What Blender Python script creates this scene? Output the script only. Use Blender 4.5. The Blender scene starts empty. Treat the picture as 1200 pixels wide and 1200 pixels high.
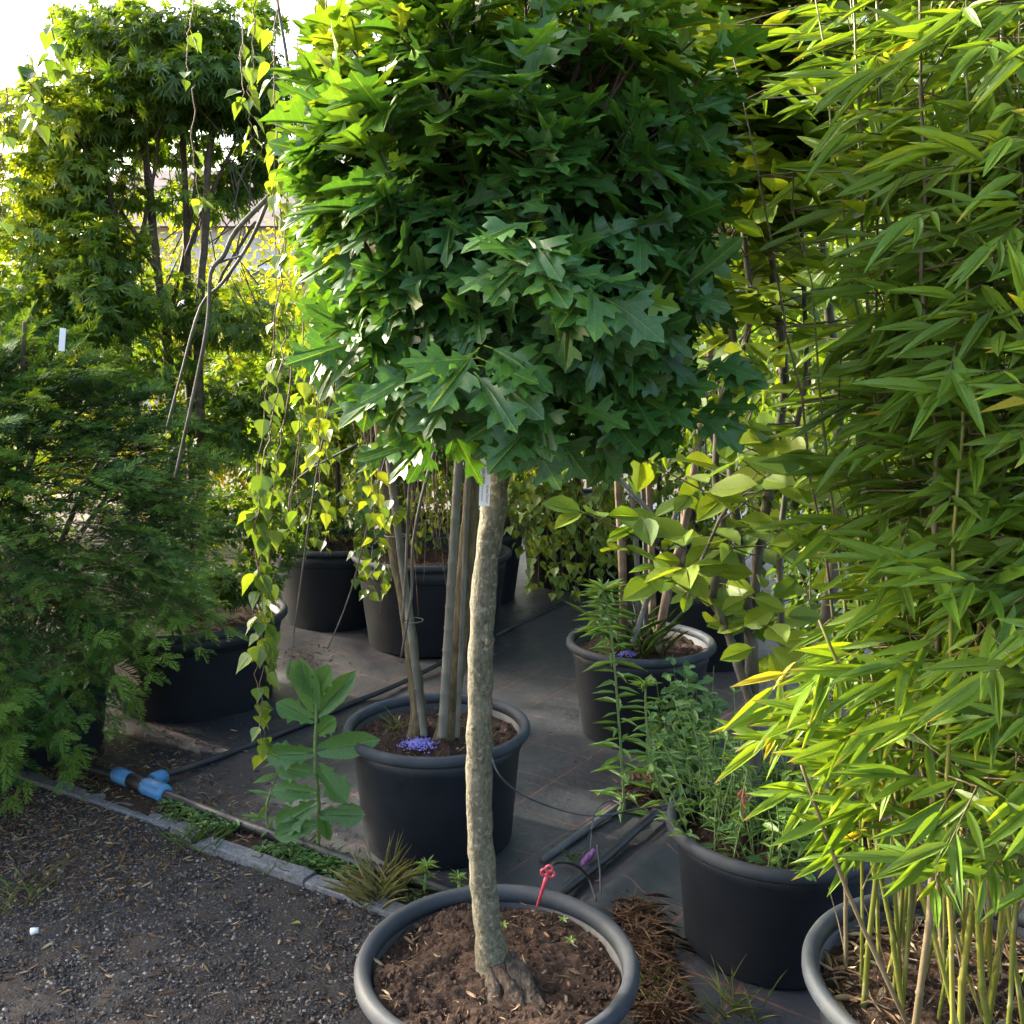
import bpy, math, random
import numpy as np
from mathutils import Vector, Matrix
from mathutils.geometry import tessellate_polygon

random.seed(7)
rng = np.random.default_rng(11)
SC = bpy.context.scene
COL = SC.collection
R = math.radians

# ------------------------------------------------------------------ camera
CAM_H, PITCH, FPX = 1.55, R(8.5), 1150.0          # focal length in pixels of a 1200 px square frame
cam_d = bpy.data.cameras.new('camera')
cam_d.sensor_width = 36.0
cam_d.lens = 36.0 * FPX / 1200.0
cam_d.clip_start, cam_d.clip_end = 0.05, 2000
cam = bpy.data.objects.new('camera', cam_d)
cam.location = (0, 0, CAM_H)
cam.rotation_euler = (R(90) - PITCH, 0, 0)
COL.objects.link(cam)
SC.camera = cam

# ------------------------------------------------------------------ sky, sun, exposure
SUN_EL, SUN_AZ = R(25), R(-60)                     # azimuth measured from +Y towards +X
world = bpy.data.worlds.new('World')
SC.world = world
world.use_nodes = True
wn = world.node_tree
wn.nodes.clear()
sky = wn.nodes.new('ShaderNodeTexSky')
sky.sky_type = 'NISHITA'
sky.sun_disc = False
sky.sun_elevation = SUN_EL
sky.sun_rotation = SUN_AZ
sky.dust_density = 6.0
sky.air_density = 1.0
sky.ozone_density = 1.0
bg = wn.nodes.new('ShaderNodeBackground')
bg.inputs['Strength'].default_value = 0.15
wo = wn.nodes.new('ShaderNodeOutputWorld')
wn.links.new(sky.outputs[0], bg.inputs[0])
wn.links.new(bg.outputs[0], wo.inputs[0])
sun_d = bpy.data.lights.new('sun', 'SUN')
sun_d.energy = 2.6
sun_d.angle = R(3.0)
sun_d.color = (1.0, 0.93, 0.80)
sun = bpy.data.objects.new('sun', sun_d)
sdir = Vector((math.sin(SUN_AZ) * math.cos(SUN_EL), math.cos(SUN_AZ) * math.cos(SUN_EL), math.sin(SUN_EL)))
sun.rotation_euler = (-sdir).to_track_quat('-Z', 'Y').to_euler()
COL.objects.link(sun)
vs = SC.view_settings
SC.display_settings.display_device = 'sRGB'
vs.view_transform = 'Standard'
vs.look = 'None'
vs.exposure = 2.85
vs.gamma = 1.0
vs.use_curve_mapping = False
SC.render.engine = 'CYCLES'
SC.cycles.max_bounces = 5
SC.cycles.diffuse_bounces = 4
SC.cycles.glossy_bounces = 2
SC.cycles.transmission_bounces = 4
SC.cycles.use_adaptive_sampling = True
SC.cycles.adaptive_threshold = 0.015
SC.cycles.transparent_max_bounces = 8
SC.cycles.use_denoising = True

# ------------------------------------------------------------------ measuring helpers
CP, SP = math.cos(PITCH), math.sin(PITCH)
def _ray(x, y):
    u, v = (x - 600) / FPX, (600 - y) / FPX
    return Vector((u, CP + v * SP, -SP + v * CP))
def ground_at(x, y, z=0.0):
    r = _ray(x, y)
    return r * ((z - CAM_H) / r.z) + Vector((0, 0, CAM_H))
def at(x, y, Y):
    r = _ray(x, y)
    return r * (Y / r.y) + Vector((0, 0, CAM_H))
def project(p):
    p = np.asarray(p, float)
    z = p[:, 2] - CAM_H
    f = p[:, 1] * CP - z * SP
    u = p[:, 1] * SP + z * CP
    f = np.where(f < 0.05, 0.05, f)
    return 600 + FPX * p[:, 0] / f, 600 - FPX * u / f, f

def _hash(i, j, k, seed):
    n = (i * 374761393 + j * 668265263 + k * 2147483647 + seed * 974634777) & 0xffffffff
    n = ((n ^ (n >> 13)) * 1274126177) & 0xffffffff
    return ((n ^ (n >> 16)) & 0xffff) / 65535.0
def vnoise(p, seed=0):
    p = np.asarray(p, float)
    i = np.floor(p).astype(np.int64)
    f = p - i
    f = f * f * (3 - 2 * f)
    out = 0
    for a in (0, 1):
        for b in (0, 1):
            for c in (0, 1):
                w = (f[:, 0] if a else 1 - f[:, 0]) * (f[:, 1] if b else 1 - f[:, 1]) * (f[:, 2] if c else 1 - f[:, 2])
                out = out + w * _hash(i[:, 0] + a, i[:, 1] + b, i[:, 2] + c, seed)
    return out
def fbm(p, octaves=4, seed=0):
    p = np.asarray(p, float)
    s, a, t = 0, 0.5, 0
    for o in range(octaves):
        s = s + a * vnoise(p * (2 ** o), seed + o)
        t += a
        a *= 0.5
    return s / t

# ------------------------------------------------------------------ materials
MATS = {}
def new_mat(name):
    m = bpy.data.materials.new(name)
    m.use_nodes = True
    m.node_tree.nodes.clear()
    return m, m.node_tree.nodes, m.node_tree.links
def ramp(N, L, src, stops):
    r = N.new('ShaderNodeValToRGB')
    els = r.color_ramp.elements
    while len(els) < len(stops):
        els.new(0.5)
    for e, (p, c) in zip(els, stops):
        e.position = p
        e.color = (*c, 1)
    L.new(src, r.inputs[0])
    return r.outputs[0]
def math_node(N, L, op, a, b=None, clamp=False):
    m = N.new('ShaderNodeMath')
    m.operation = op
    m.use_clamp = clamp
    for i, v in enumerate((a, b)):
        if v is None:
            continue
        if isinstance(v, (int, float)):
            m.inputs[i].default_value = v
        else:
            L.new(v, m.inputs[i])
    return m.outputs[0]
def mix_col(N, L, fac, a, b, mode='MIX'):
    m = N.new('ShaderNodeMix')
    m.data_type = 'RGBA'
    m.blend_type = mode
    for s, v in ((0, fac), (6, a), (7, b)):
        if isinstance(v, (int, float)):
            m.inputs[s].default_value = v
        elif isinstance(v, tuple):
            m.inputs[s].default_value = (*v, 1)
        else:
            L.new(v, m.inputs[s])
    return m.outputs[2]
def noise_tex(N, L, scale, detail=4, rough=0.6, vec=None, coord='Object', stretch=None):
    tc = N.new('ShaderNodeTexCoord')
    src = tc.outputs[coord]
    if stretch:
        mp = N.new('ShaderNodeMapping')
        mp.inputs['Scale'].default_value = stretch
        L.new(src, mp.inputs[0])
        src = mp.outputs[0]
    n = N.new('ShaderNodeTexNoise')
    n.inputs['Scale'].default_value = scale
    n.inputs['Detail'].default_value = detail
    n.inputs['Roughness'].default_value = rough
    L.new(src, n.inputs[0])
    return n.outputs[0]
def tint_value(N, L):
    g = N.new('ShaderNodeAttribute')
    g.attribute_type = 'GEOMETRY'
    g.attribute_name = 'tint'
    o = N.new('ShaderNodeAttribute')
    o.attribute_type = 'OBJECT'
    o.attribute_name = 'tint'
    return math_node(N, L, 'ADD', g.outputs['Fac'], o.outputs['Fac'])

def leaf_mat(name, stops, rough=0.42, trans=0.33, glow=(1.7, 1.45, 0.45), vein=0.0, veins_n=7.0, tip=None, spec=0.5, bump=0.0):
    """Leaf blade: tint picks the colour, some light passes through the blade."""
    m, N, L = new_mat(name)
    t = tint_value(N, L)
    c = ramp(N, L, t, stops)
    uv = N.new('ShaderNodeUVMap')
    sep = N.new('ShaderNodeSeparateXYZ')
    L.new(uv.outputs[0], sep.inputs[0])
    # blotches of slightly uneven pigment along the blade
    nz = N.new('ShaderNodeTexNoise')
    nz.inputs['Scale'].default_value = 5.0
    nz.inputs['Detail'].default_value = 3.0
    tc = N.new('ShaderNodeTexCoord')
    L.new(tc.outputs['Object'], nz.inputs[0])
    nz.inputs['Scale'].default_value = 30.0
    var = math_node(N, L, 'MULTIPLY_ADD', nz.outputs[0], 0.7)
    var.node.inputs[2].default_value = 0.65
    vm = N.new('ShaderNodeCombineXYZ')
    for i in range(3):
        L.new(var, vm.inputs[i])
    c = mix_col(N, L, 1.0, c, vm.outputs[0], 'MULTIPLY')
    hgt = None
    if vein > 0:
        ay = math_node(N, L, 'ABSOLUTE', sep.outputs[1])
        mid = math_node(N, L, 'LESS_THAN', ay, 0.008)
        k = math_node(N, L, 'MULTIPLY', ay, 0.85)
        k = math_node(N, L, 'SUBTRACT', sep.outputs[0], k)
        k = math_node(N, L, 'MULTIPLY', k, veins_n)
        k = math_node(N, L, 'FRACT', k)
        side = math_node(N, L, 'LESS_THAN', k, 0.06)
        v = math_node(N, L, 'MULTIPLY', side, 0.55)
        v = math_node(N, L, 'MAXIMUM', v, mid)
        v = math_node(N, L, 'MULTIPLY', v, vein)
        c = mix_col(N, L, v, c, stops[-1][1])
        hgt = v
    if tip:
        e = math_node(N, L, 'SUBTRACT', sep.outputs[0], 0.80)
        e = math_node(N, L, 'MULTIPLY', e, 6.0, True)
        sel = math_node(N, L, 'GREATER_THAN', t, 0.55)
        e = math_node(N, L, 'MULTIPLY', e, sel)
        c = mix_col(N, L, e, c, tip)
    p = N.new('ShaderNodeBsdfPrincipled')
    p.inputs['Roughness'].default_value = rough
    p.inputs['Specular IOR Level'].default_value = spec
    L.new(c, p.inputs['Base Color'])
    if hgt is not None:
        b = N.new('ShaderNodeBump')
        b.inputs['Strength'].default_value = 0.35
        b.inputs['Distance'].default_value = 0.002
        L.new(hgt, b.inputs['Height'])
        L.new(b.outputs[0], p.inputs['Normal'])
    tr = N.new('ShaderNodeBsdfTranslucent')
    gl = mix_col(N, L, 1.0, c, glow, 'MULTIPLY')
    L.new(gl, tr.inputs[0])
    mx = N.new('ShaderNodeMixShader')
    mx.inputs[0].default_value = trans
    L.new(p.outputs[0], mx.inputs[1])
    L.new(tr.outputs[0], mx.inputs[2])
    o = N.new('ShaderNodeOutputMaterial')
    L.new(mx.outputs[0], o.inputs[0])
    MATS[name] = m
    return m

def solid_mat(name, stops, scale=20.0, detail=5, rough=0.8, bump=0.4, bdist=0.004, stretch=None, spec=0.4, extra=None, coord='Object', use_tint=False):
    m, N, L = new_mat(name)
    n = noise_tex(N, L, scale, detail, 0.62, coord=coord, stretch=stretch)
    f = n
    if use_tint:
        t = tint_value(N, L)
        f = math_node(N, L, 'MULTIPLY', n, 0.35)
        f = math_node(N, L, 'ADD', f, t)
        f = math_node(N, L, 'SUBTRACT', f, 0.17)
    c = ramp(N, L, f, stops)
    if extra:
        for (sc, lo, hi, col, amt) in extra:
            n2 = noise_tex(N, L, sc, 4, 0.6, coord=coord)
            r2 = ramp(N, L, n2, [(lo, (0, 0, 0)), (hi, (1, 1, 1))])
            r2 = math_node(N, L, 'MULTIPLY', r2, amt)
            c = mix_col(N, L, r2, c, col)
    p = N.new('ShaderNodeBsdfPrincipled')
    p.inputs['Roughness'].default_value = rough
    p.inputs['Specular IOR Level'].default_value = spec
    L.new(c, p.inputs['Base Color'])
    if bump:
        b = N.new('ShaderNodeBump')
        b.inputs['Strength'].default_value = bump
        b.inputs['Distance'].default_value = bdist
        L.new(n, b.inputs['Height'])
        L.new(b.outputs[0], p.inputs['Normal'])
    o = N.new('ShaderNodeOutputMaterial')
    L.new(p.outputs[0], o.inputs[0])
    MATS[name] = m
    return m

# foliage (tint 0 = deep mature leaf, 1 = young or yellowing leaf)
leaf_mat('oak_leaf', [(0.0, (0.020, 0.070, 0.020)), (0.45, (0.042, 0.125, 0.022)), (0.8, (0.115, 0.215, 0.018)), (1.0, (0.23, 0.30, 0.025))],
         rough=0.40, trans=0.32, vein=0.45, spec=0.42)
leaf_mat('birch_leaf', [(0.0, (0.045, 0.10, 0.020)), (0.5, (0.10, 0.17, 0.025)), (1.0, (0.25, 0.30, 0.03))], rough=0.40, trans=0.42, vein=0.35, spec=0.5)
leaf_mat('maple_leaf', [(0.0, (0.030, 0.080, 0.016)), (0.5, (0.070, 0.135, 0.018)), (1.0, (0.19, 0.25, 0.020))], rough=0.5, trans=0.5, glow=(2.0, 1.7, 0.4))
leaf_mat('shrub_leaf', [(0.0, (0.025, 0.070, 0.014)), (0.5, (0.085, 0.150, 0.015)), (0.9, (0.23, 0.26, 0.018)), (1.0, (0.33, 0.30, 0.03))], rough=0.45, trans=0.52, glow=(2.0, 1.75, 0.4))
leaf_mat('magnolia_leaf', [(0.0, (0.04, 0.10, 0.014)), (0.5, (0.10, 0.18, 0.02)), (1.0, (0.23, 0.30, 0.03))], rough=0.48, trans=0.45, vein=0.4, spec=0.3)
leaf_mat('bamboo_leaf', [(0.0, (0.022, 0.090, 0.012)), (0.4, (0.068, 0.195, 0.020)), (0.85, (0.17, 0.31, 0.024)), (1.0, (0.42, 0.38, 0.04))],
         rough=0.42, spec=0.35, trans=0.40, vein=0.25, veins_n=0.0001, tip=(0.42, 0.33, 0.06))
leaf_mat('yew_needle', [(0.0, (0.012, 0.045, 0.014)), (0.5, (0.035, 0.100, 0.022)), (1.0, (0.13, 0.22, 0.030))], rough=0.6, trans=0.25, spec=0.2)
leaf_mat('weed_leaf', [(0.0, (0.035, 0.10, 0.030)), (0.5, (0.075, 0.17, 0.035)), (1.0, (0.17, 0.27, 0.045))], rough=0.5, trans=0.33, vein=0.5)
leaf_mat('grass_blade', [(0.0, (0.05, 0.12, 0.02)), (0.5, (0.12, 0.19, 0.04)), (1.0, (0.34, 0.27, 0.13))], rough=0.55, trans=0.3)
leaf_mat('dry_leaf', [(0.0, (0.035, 0.016, 0.008)), (0.35, (0.12, 0.055, 0.022)), (0.7, (0.23, 0.15, 0.07)), (1.0, (0.42, 0.34, 0.21))], rough=0.75, trans=0.12, glow=(1, 1, 0.8))
# bark and wood
solid_mat('oak_bark', [(0.25, (0.022, 0.022, 0.015)), (0.46, (0.070, 0.065, 0.040)), (0.60, (0.115, 0.104, 0.066)), (0.8, (0.24, 0.22, 0.16))], scale=150, detail=8, rough=0.85, bump=1.0, bdist=0.004,
          stretch=(1, 1, 0.6), extra=[(9, 0.52, 0.7, (0.055, 0.068, 0.030), 0.5), (90, 0.56, 0.66, (0.23, 0.21, 0.155), 0.7), (14, 0.5, 0.65, (0.16, 0.145, 0.10), 0.45)])
solid_mat('brown_bark', [(0.3, (0.035, 0.026, 0.014)), (0.5, (0.09, 0.066, 0.033)), (0.7, (0.18, 0.14, 0.075))], scale=60, detail=7, rough=0.8, bump=0.8, stretch=(1, 1, 0.35), extra=[(8, 0.5, 0.7, (0.085, 0.078, 0.025), 0.5)])
solid_mat('tan_bark', [(0.3, (0.05, 0.03, 0.017)), (0.5, (0.13, 0.085, 0.048)), (0.7, (0.21, 0.15, 0.09))], scale=26, rough=0.8, bump=0.5, stretch=(1, 1, 0.5))
solid_mat('grey_bark', [(0.3, (0.035, 0.031, 0.025)), (0.5, (0.08, 0.073, 0.057)), (0.75, (0.15, 0.135, 0.11))], scale=30, rough=0.8, bump=0.5, stretch=(1, 1, 0.4))
solid_mat('dark_twig', [(0.3, (0.03, 0.022, 0.015)), (0.7, (0.10, 0.07, 0.045))], scale=30, rough=0.75, bump=0)
solid_mat('red_twig', [(0.3, (0.09, 0.05, 0.03)), (0.7, (0.19, 0.12, 0.075))], scale=30, rough=0.7, bump=0)
solid_mat('cane', [(0.3, (0.06, 0.06, 0.043)), (0.5, (0.115, 0.11, 0.085)), (0.75, (0.19, 0.18, 0.145))], scale=24, rough=0.7, bump=0.2, stretch=(1, 1, 0.2))
solid_mat('old_wood', [(0.32, (0.012, 0.008, 0.006)), (0.48, (0.052, 0.040, 0.030)), (0.6, (0.085, 0.070, 0.056)), (0.78, (0.14, 0.12, 0.10))], scale=120, detail=8, rough=0.95, bump=1.0, bdist=0.008, stretch=(1, 0.4, 1), spec=0.15, extra=[(30, 0.52, 0.62, (0.035, 0.023, 0.016), 0.8)])
solid_mat('culm', [(0.25, (0.05, 0.075, 0.012)), (0.5, (0.12, 0.13, 0.02)), (0.75, (0.24, 0.20, 0.04))], scale=7, detail=4, rough=0.4, bump=0.05, stretch=(1, 1, 0.4), extra=[(22, 0.55, 0.7, (0.28, 0.24, 0.14), 0.5)])
solid_mat('culm_dry', [(0.25, (0.05, 0.038, 0.018)), (0.5, (0.115, 0.088, 0.045)), (0.75, (0.20, 0.16, 0.10))], scale=9, rough=0.55, bump=0.1, stretch=(1, 1, 0.3))
solid_mat('green_stem', [(0.3, (0.08, 0.14, 0.035)), (0.7, (0.17, 0.23, 0.07))], scale=20, rough=0.55, bump=0)
# ground and hard things
solid_mat('soil', [(0.28, (0.010, 0.006, 0.004)), (0.5, (0.036, 0.022, 0.015)), (0.72, (0.080, 0.051, 0.037))], scale=95, detail=8, rough=0.95, bump=1.0, bdist=0.008, spec=0.15,
          extra=[(7, 0.62, 0.82, (0.13, 0.108, 0.096), 0.55)])
solid_mat('gravel_ground', [(0.28, (0.010, 0.008, 0.007)), (0.5, (0.030, 0.026, 0.023)), (0.75, (0.085, 0.076, 0.068))], scale=150, detail=8, rough=0.92, bump=0.9, bdist=0.006, spec=0.25,
          extra=[(3.0, 0.52, 0.70, (0.060, 0.034, 0.020), 0.55), (1.6, 0.56, 0.75, (0.08, 0.073, 0.066), 0.5)])
solid_mat('pebble', [(0.0, (0.014, 0.012, 0.011)), (0.45, (0.048, 0.043, 0.039)), (0.85, (0.12, 0.107, 0.092)), (1.0, (0.26, 0.24, 0.21))], scale=60, rough=0.85, bump=0, use_tint=True)
solid_mat('concrete', [(0.3, (0.055, 0.056, 0.058)), (0.5, (0.115, 0.117, 0.12)), (0.7, (0.18, 0.182, 0.185))], scale=70, detail=8, rough=0.9, bump=0.7, bdist=0.004, extra=[(5, 0.5, 0.7, (0.085, 0.08, 0.06), 0.6)])
solid_mat('pot_plastic', [(0.3, (0.008, 0.011, 0.015)), (0.7, (0.014, 0.018, 0.025))], scale=14, detail=6, rough=0.55, bump=0.10, bdist=0.002, spec=0.4,
          extra=[(4, 0.5, 0.8, (0.035, 0.035, 0.035), 0.35), (60, 0.62, 0.72, (0.05, 0.048, 0.044), 0.35)])
solid_mat('pot_rim_plastic', [(0.3, (0.018, 0.023, 0.029)), (0.7, (0.032, 0.039, 0.047))], scale=18, detail=6, rough=0.68, bump=0.15, bdist=0.002, spec=0.28,
          extra=[(7, 0.52, 0.75, (0.06, 0.058, 0.052), 0.45), (90, 0.55, 0.7, (0.05, 0.048, 0.045), 0.4)])
solid_mat('pipe_plastic', [(0.3, (0.010, 0.010, 0.011)), (0.7, (0.026, 0.026, 0.028))], scale=10, rough=0.5, bump=0.05, extra=[(6, 0.5, 0.7, (0.06, 0.055, 0.048), 0.5)])
solid_mat('grey_pipe', [(0.3, (0.045, 0.046, 0.044)), (0.7, (0.10, 0.10, 0.095))], scale=16, rough=0.6, bump=0.05)
solid_mat('blue_plastic', [(0.3, (0.045, 0.16, 0.33)), (0.7, (0.07, 0.24, 0.44))], scale=20, rough=0.4, bump=0.05, extra=[(14, 0.5, 0.75, (0.09, 0.10, 0.10), 0.5)])
solid_mat('red_plastic', [(0.3, (0.33, 0.030, 0.050)), (0.7, (0.48, 0.06, 0.085))], scale=20, rough=0.45, bump=0.03)
solid_mat('purple_plastic', [(0.3, (0.10, 0.035, 0.10)), (0.7, (0.20, 0.08, 0.20))], scale=20, rough=0.45, bump=0.03)
solid_mat('white_card', [(0.3, (0.62, 0.63, 0.68)), (0.7, (0.74, 0.75, 0.79))], scale=9, rough=0.55, bump=0)
solid_mat('ink', [(0.3, (0.02, 0.02, 0.025)), (0.7, (0.035, 0.035, 0.04))], scale=9, rough=0.7, bump=0)
solid_mat('granule', [(0.0, (0.10, 0.09, 0.32)), (0.5, (0.16, 0.14, 0.46)), (1.0, (0.27, 0.25, 0.60))], scale=40, rough=0.6, bump=0, use_tint=True)
solid_mat('plaster', [(0.3, (0.50, 0.45, 0.40)), (0.7, (0.62, 0.57, 0.51))], scale=6, rough=0.9, bump=0.1)
solid_mat('roof_tile', [(0.3, (0.14, 0.11, 0.10)), (0.7, (0.22, 0.17, 0.15))], scale=6, rough=0.85, bump=0.2)
solid_mat('window_glass', [(0.3, (0.05, 0.07, 0.10)), (0.7, (0.08, 0.10, 0.14))], scale=3, rough=0.1, bump=0)
solid_mat('earth', [(0.3, (0.03, 0.026, 0.02)), (0.7, (0.08, 0.065, 0.045))], scale=3, rough=0.95, bump=0.3)

def fabric_material():
    """Black woven weed fabric with faint rust-red guide threads printed every 25 cm."""
    m, N, L = new_mat('woven_fabric')
    tc = N.new('ShaderNodeTexCoord')
    mp = N.new('ShaderNodeMapping')
    mp.inputs['Rotation'].default_value = (0, 0, R(-55))
    mp.inputs['Location'].default_value = (0.03, 0.06, 0)
    L.new(tc.outputs['Object'], mp.inputs[0])
    # the cloth is never pulled quite straight
    wob = N.new('ShaderNodeTexNoise')
    wob.inputs['Scale'].default_value = 1.6
    L.new(mp.outputs[0], wob.inputs[0])
    sep = N.new('ShaderNodeSeparateXYZ')
    L.new(mp.outputs[0], sep.inputs[0])
    lines = None
    for i in (0, 1):
        w = math_node(N, L, 'MULTIPLY', wob.outputs[0], 0.05)
        v = math_node(N, L, 'ADD', sep.outputs[i], w)
        v = math_node(N, L, 'DIVIDE', v, 0.262)
        v = math_node(N, L, 'FRACT', v)
        v = math_node(N, L, 'SUBTRACT', v, 0.5)
        v = math_node(N, L, 'ABSOLUTE', v)
        v = math_node(N, L, 'LESS_THAN', v, 0.011)
        lines = v if lines is None else math_node(N, L, 'MAXIMUM', lines, v)
    br = noise_tex(N, L, 6, 3)
    br = ramp(N, L, br, [(0.35, (0.1, 0.1, 0.1)), (0.6, (1, 1, 1))])
    lines = math_node(N, L, 'MULTIPLY', lines, br)
    lines = math_node(N, L, 'MULTIPLY', lines, 0.75)
    n = noise_tex(N, L, 3.5, 7, 0.68)
    base = ramp(N, L, n, [(0.3, (0.014, 0.016, 0.019)), (0.55, (0.026, 0.029, 0.034)), (0.8, (0.055, 0.056, 0.058))])
    d = noise_tex(N, L, 1.3, 6, 0.7)
    d = ramp(N, L, d, [(0.5, (0, 0, 0)), (0.72, (1, 1, 1))])
    d = math_node(N, L, 'MULTIPLY', d, 0.5)
    base = mix_col(N, L, d, base, (0.085, 0.080, 0.072))
    c = mix_col(N, L, lines, base, (0.22, 0.075, 0.055))
    p = N.new('ShaderNodeBsdfPrincipled')
    L.new(c, p.inputs['Base Color'])
    p.inputs['Roughness'].default_value = 0.46
    p.inputs['Specular IOR Level'].default_value = 0.5
    ck = N.new('ShaderNodeTexChecker')
    ck.inputs['Scale'].default_value = 330.0
    L.new(mp.outputs[0], ck.inputs[0])
    n2 = noise_tex(N, L, 9, 5)
    h = math_node(N, L, 'MULTIPLY', ck.outputs[1], 0.08)
    h = math_node(N, L, 'ADD', h, n2)
    b = N.new('ShaderNodeBump')
    b.inputs['Strength'].default_value = 0.5
    b.inputs['Distance'].default_value = 0.02
    L.new(h, b.inputs['Height'])
    L.new(b.outputs[0], p.inputs['Normal'])
    o = N.new('ShaderNodeOutputMaterial')
    L.new(p.outputs[0], o.inputs[0])
    MATS['woven_fabric'] = m
fabric_material()

# ------------------------------------------------------------------ object helpers
def thing(name, label, cat, loc=(0, 0, 0), group=None):
    o = bpy.data.objects.new(name, None)
    o.location = loc
    o.empty_display_size = 0.1
    COL.objects.link(o)
    o['label'] = label
    o['category'] = cat
    if group:
        o['group'] = group
    return o
def world_loc(o):
    v = Vector((0, 0, 0))
    while o is not None:
        v += o.location
        o = o.parent
    return v
def np_mesh(name, verts, tris, mat, uv=None, tint=None, smooth=True):
    me = bpy.data.meshes.new(name)
    verts = np.asarray(verts, np.float32)
    tris = np.asarray(tris, np.int32)
    nf, k = tris.shape
    me.vertices.add(len(verts))
    me.vertices.foreach_set('co', verts.ravel())
    me.loops.add(nf * k)
    me.loops.foreach_set('vertex_index', tris.ravel())
    me.polygons.add(nf)
    me.polygons.foreach_set('loop_start', np.arange(0, nf * k, k, dtype=np.int32))
    me.polygons.foreach_set('loop_total', np.full(nf, k, np.int32))
    me.polygons.foreach_set('use_smooth', np.full(nf, smooth, bool))
    me.update(calc_edges=True)
    if uv is not None:
        u = me.uv_layers.new(name='UVMap')
        u.data.foreach_set('uv', np.asarray(uv, np.float32)[tris.ravel()].ravel())
    if tint is not None:
        a = me.attributes.new('tint', 'FLOAT', 'POINT')
        a.data.foreach_set('value', np.asarray(tint, np.float32))
    me.materials.append(MATS[mat])
    return me
def link(name, me, parent=None, kind=None, loc=None):
    o = bpy.data.objects.new(name, me)
    COL.objects.link(o)
    if parent is not None:
        o.parent = parent
    if loc is not None:
        o.location = loc
    if kind:
        o['kind'] = kind
    return o

class MB:
    """Collects shapes in world coordinates; build() links them as one mesh."""
    def __init__(s):
        s.v, s.f, s.t = [], [], []
    def add(s, verts, faces, tint=0.0):
        o = len(s.v)
        s.v += [tuple(p) for p in verts]
        s.f += [tuple(i + o for i in f) for f in faces]
        s.t += [tint] * len(verts)
    def tube(s, pts, radii, n=7, caps=True, tint=0.0, smooth=0):
        pts = [Vector(p) for p in pts]
        if isinstance(radii, (int, float)):
            radii = [radii] * len(pts)
        if smooth:
            pts, radii = catmull(pts, radii, smooth)
        o = len(s.v)
        up = Vector((0.13, 0.31, 0.94))
        prev = None
        for i, p in enumerate(pts):
            a = pts[max(i - 1, 0)]
            b = pts[min(i + 1, len(pts) - 1)]
            d = (b - a)
            d = d.normalized() if d.length > 1e-9 else Vector((0, 0, 1))
            if prev is None:
                x = d.cross(up)
                if x.length < 1e-3:
                    x = d.cross(Vector((1, 0, 0)))
            else:
                x = prev - d * prev.dot(d)
            x.normalize()
            prev = x
            y = d.cross(x)
            for k in range(n):
                a2 = 2 * math.pi * k / n
                s.v.append(tuple(p + (x * math.cos(a2) + y * math.sin(a2)) * radii[i]))
                s.t.append(tint)
        for i in range(len(pts) - 1):
            for k in range(n):
                k2 = (k + 1) % n
                s.f.append((o + i * n + k, o + i * n + k2, o + (i + 1) * n + k2, o + (i + 1) * n + k))
        if caps:
            s.f.append(tuple(o + k for k in reversed(range(n))))
            s.f.append(tuple(o + (len(pts) - 1) * n + k for k in range(n)))
    def lathe(s, prof, c=(0, 0, 0), n=64, closed=False):
        o = len(s.v)
        for r, z in prof:
            for k in range(n):
                a = 2 * math.pi * k / n
                s.v.append((c[0] + r * math.cos(a), c[1] + r * math.sin(a), c[2] + z))
                s.t.append(0.0)
        m = len(prof)
        for i in range(m if closed else m - 1):
            j = (i + 1) % m
            for k in range(n):
                k2 = (k + 1) % n
                s.f.append((o + i * n + k, o + i * n + k2, o + j * n + k2, o + j * n + k))
    def box(s, c, size, rot=None, tint=0.0):
        c = Vector(c)
        vs_ = []
        for x in (-.5, .5):
            for y in (-.5, .5):
                for z in (-.5, .5):
                    p = Vector((x * size[0], y * size[1], z * size[2]))
                    vs_.append(c + (rot @ p if rot else p))
        s.add(vs_, [(0, 1, 3, 2), (4, 6, 7, 5), (0, 4, 5, 1), (2, 3, 7, 6), (0, 2, 6, 4), (1, 5, 7, 3)], tint)
    def build(s, name, mat, parent=None, kind=None, smooth=True):
        base = world_loc(parent) if parent is not None else Vector((0, 0, 0))
        me = bpy.data.meshes.new(name)
        me.from_pydata([(a - base.x, b - base.y, c - base.z) for a, b, c in s.v], [], s.f)
        me.polygons.foreach_set('use_smooth', [smooth] * len(me.polygons))
        if any(s.t):
            a = me.attributes.new('tint', 'FLOAT', 'POINT')
            a.data.foreach_set('value', s.t)
        me.materials.append(MATS[mat])
        me.update()
        return link(name, me, parent, kind)
def catmull(pts, rad, sub):
    P, Q = [], []
    n = len(pts)
    for i in range(n - 1):
        p0, p1, p2, p3 = pts[max(i - 1, 0)], pts[i], pts[i + 1], pts[min(i + 2, n - 1)]
        for k in range(sub):
            t = k / sub
            t2, t3 = t * t, t * t * t
            P.append(0.5 * ((2 * p1) + (p2 - p0) * t + (2 * p0 - 5 * p1 + 4 * p2 - p3) * t2 + (3 * p1 - p0 - 3 * p2 + p3) * t3))
            Q.append(rad[i] * (1 - t) + rad[i + 1] * t)
    P.append(pts[-1])
    Q.append(rad[-1])
    return P, Q
def tag(o, label, cat, group=None):
    o['label'] = label
    o['category'] = cat
    if group:
        o['group'] = group
    return o

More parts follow.
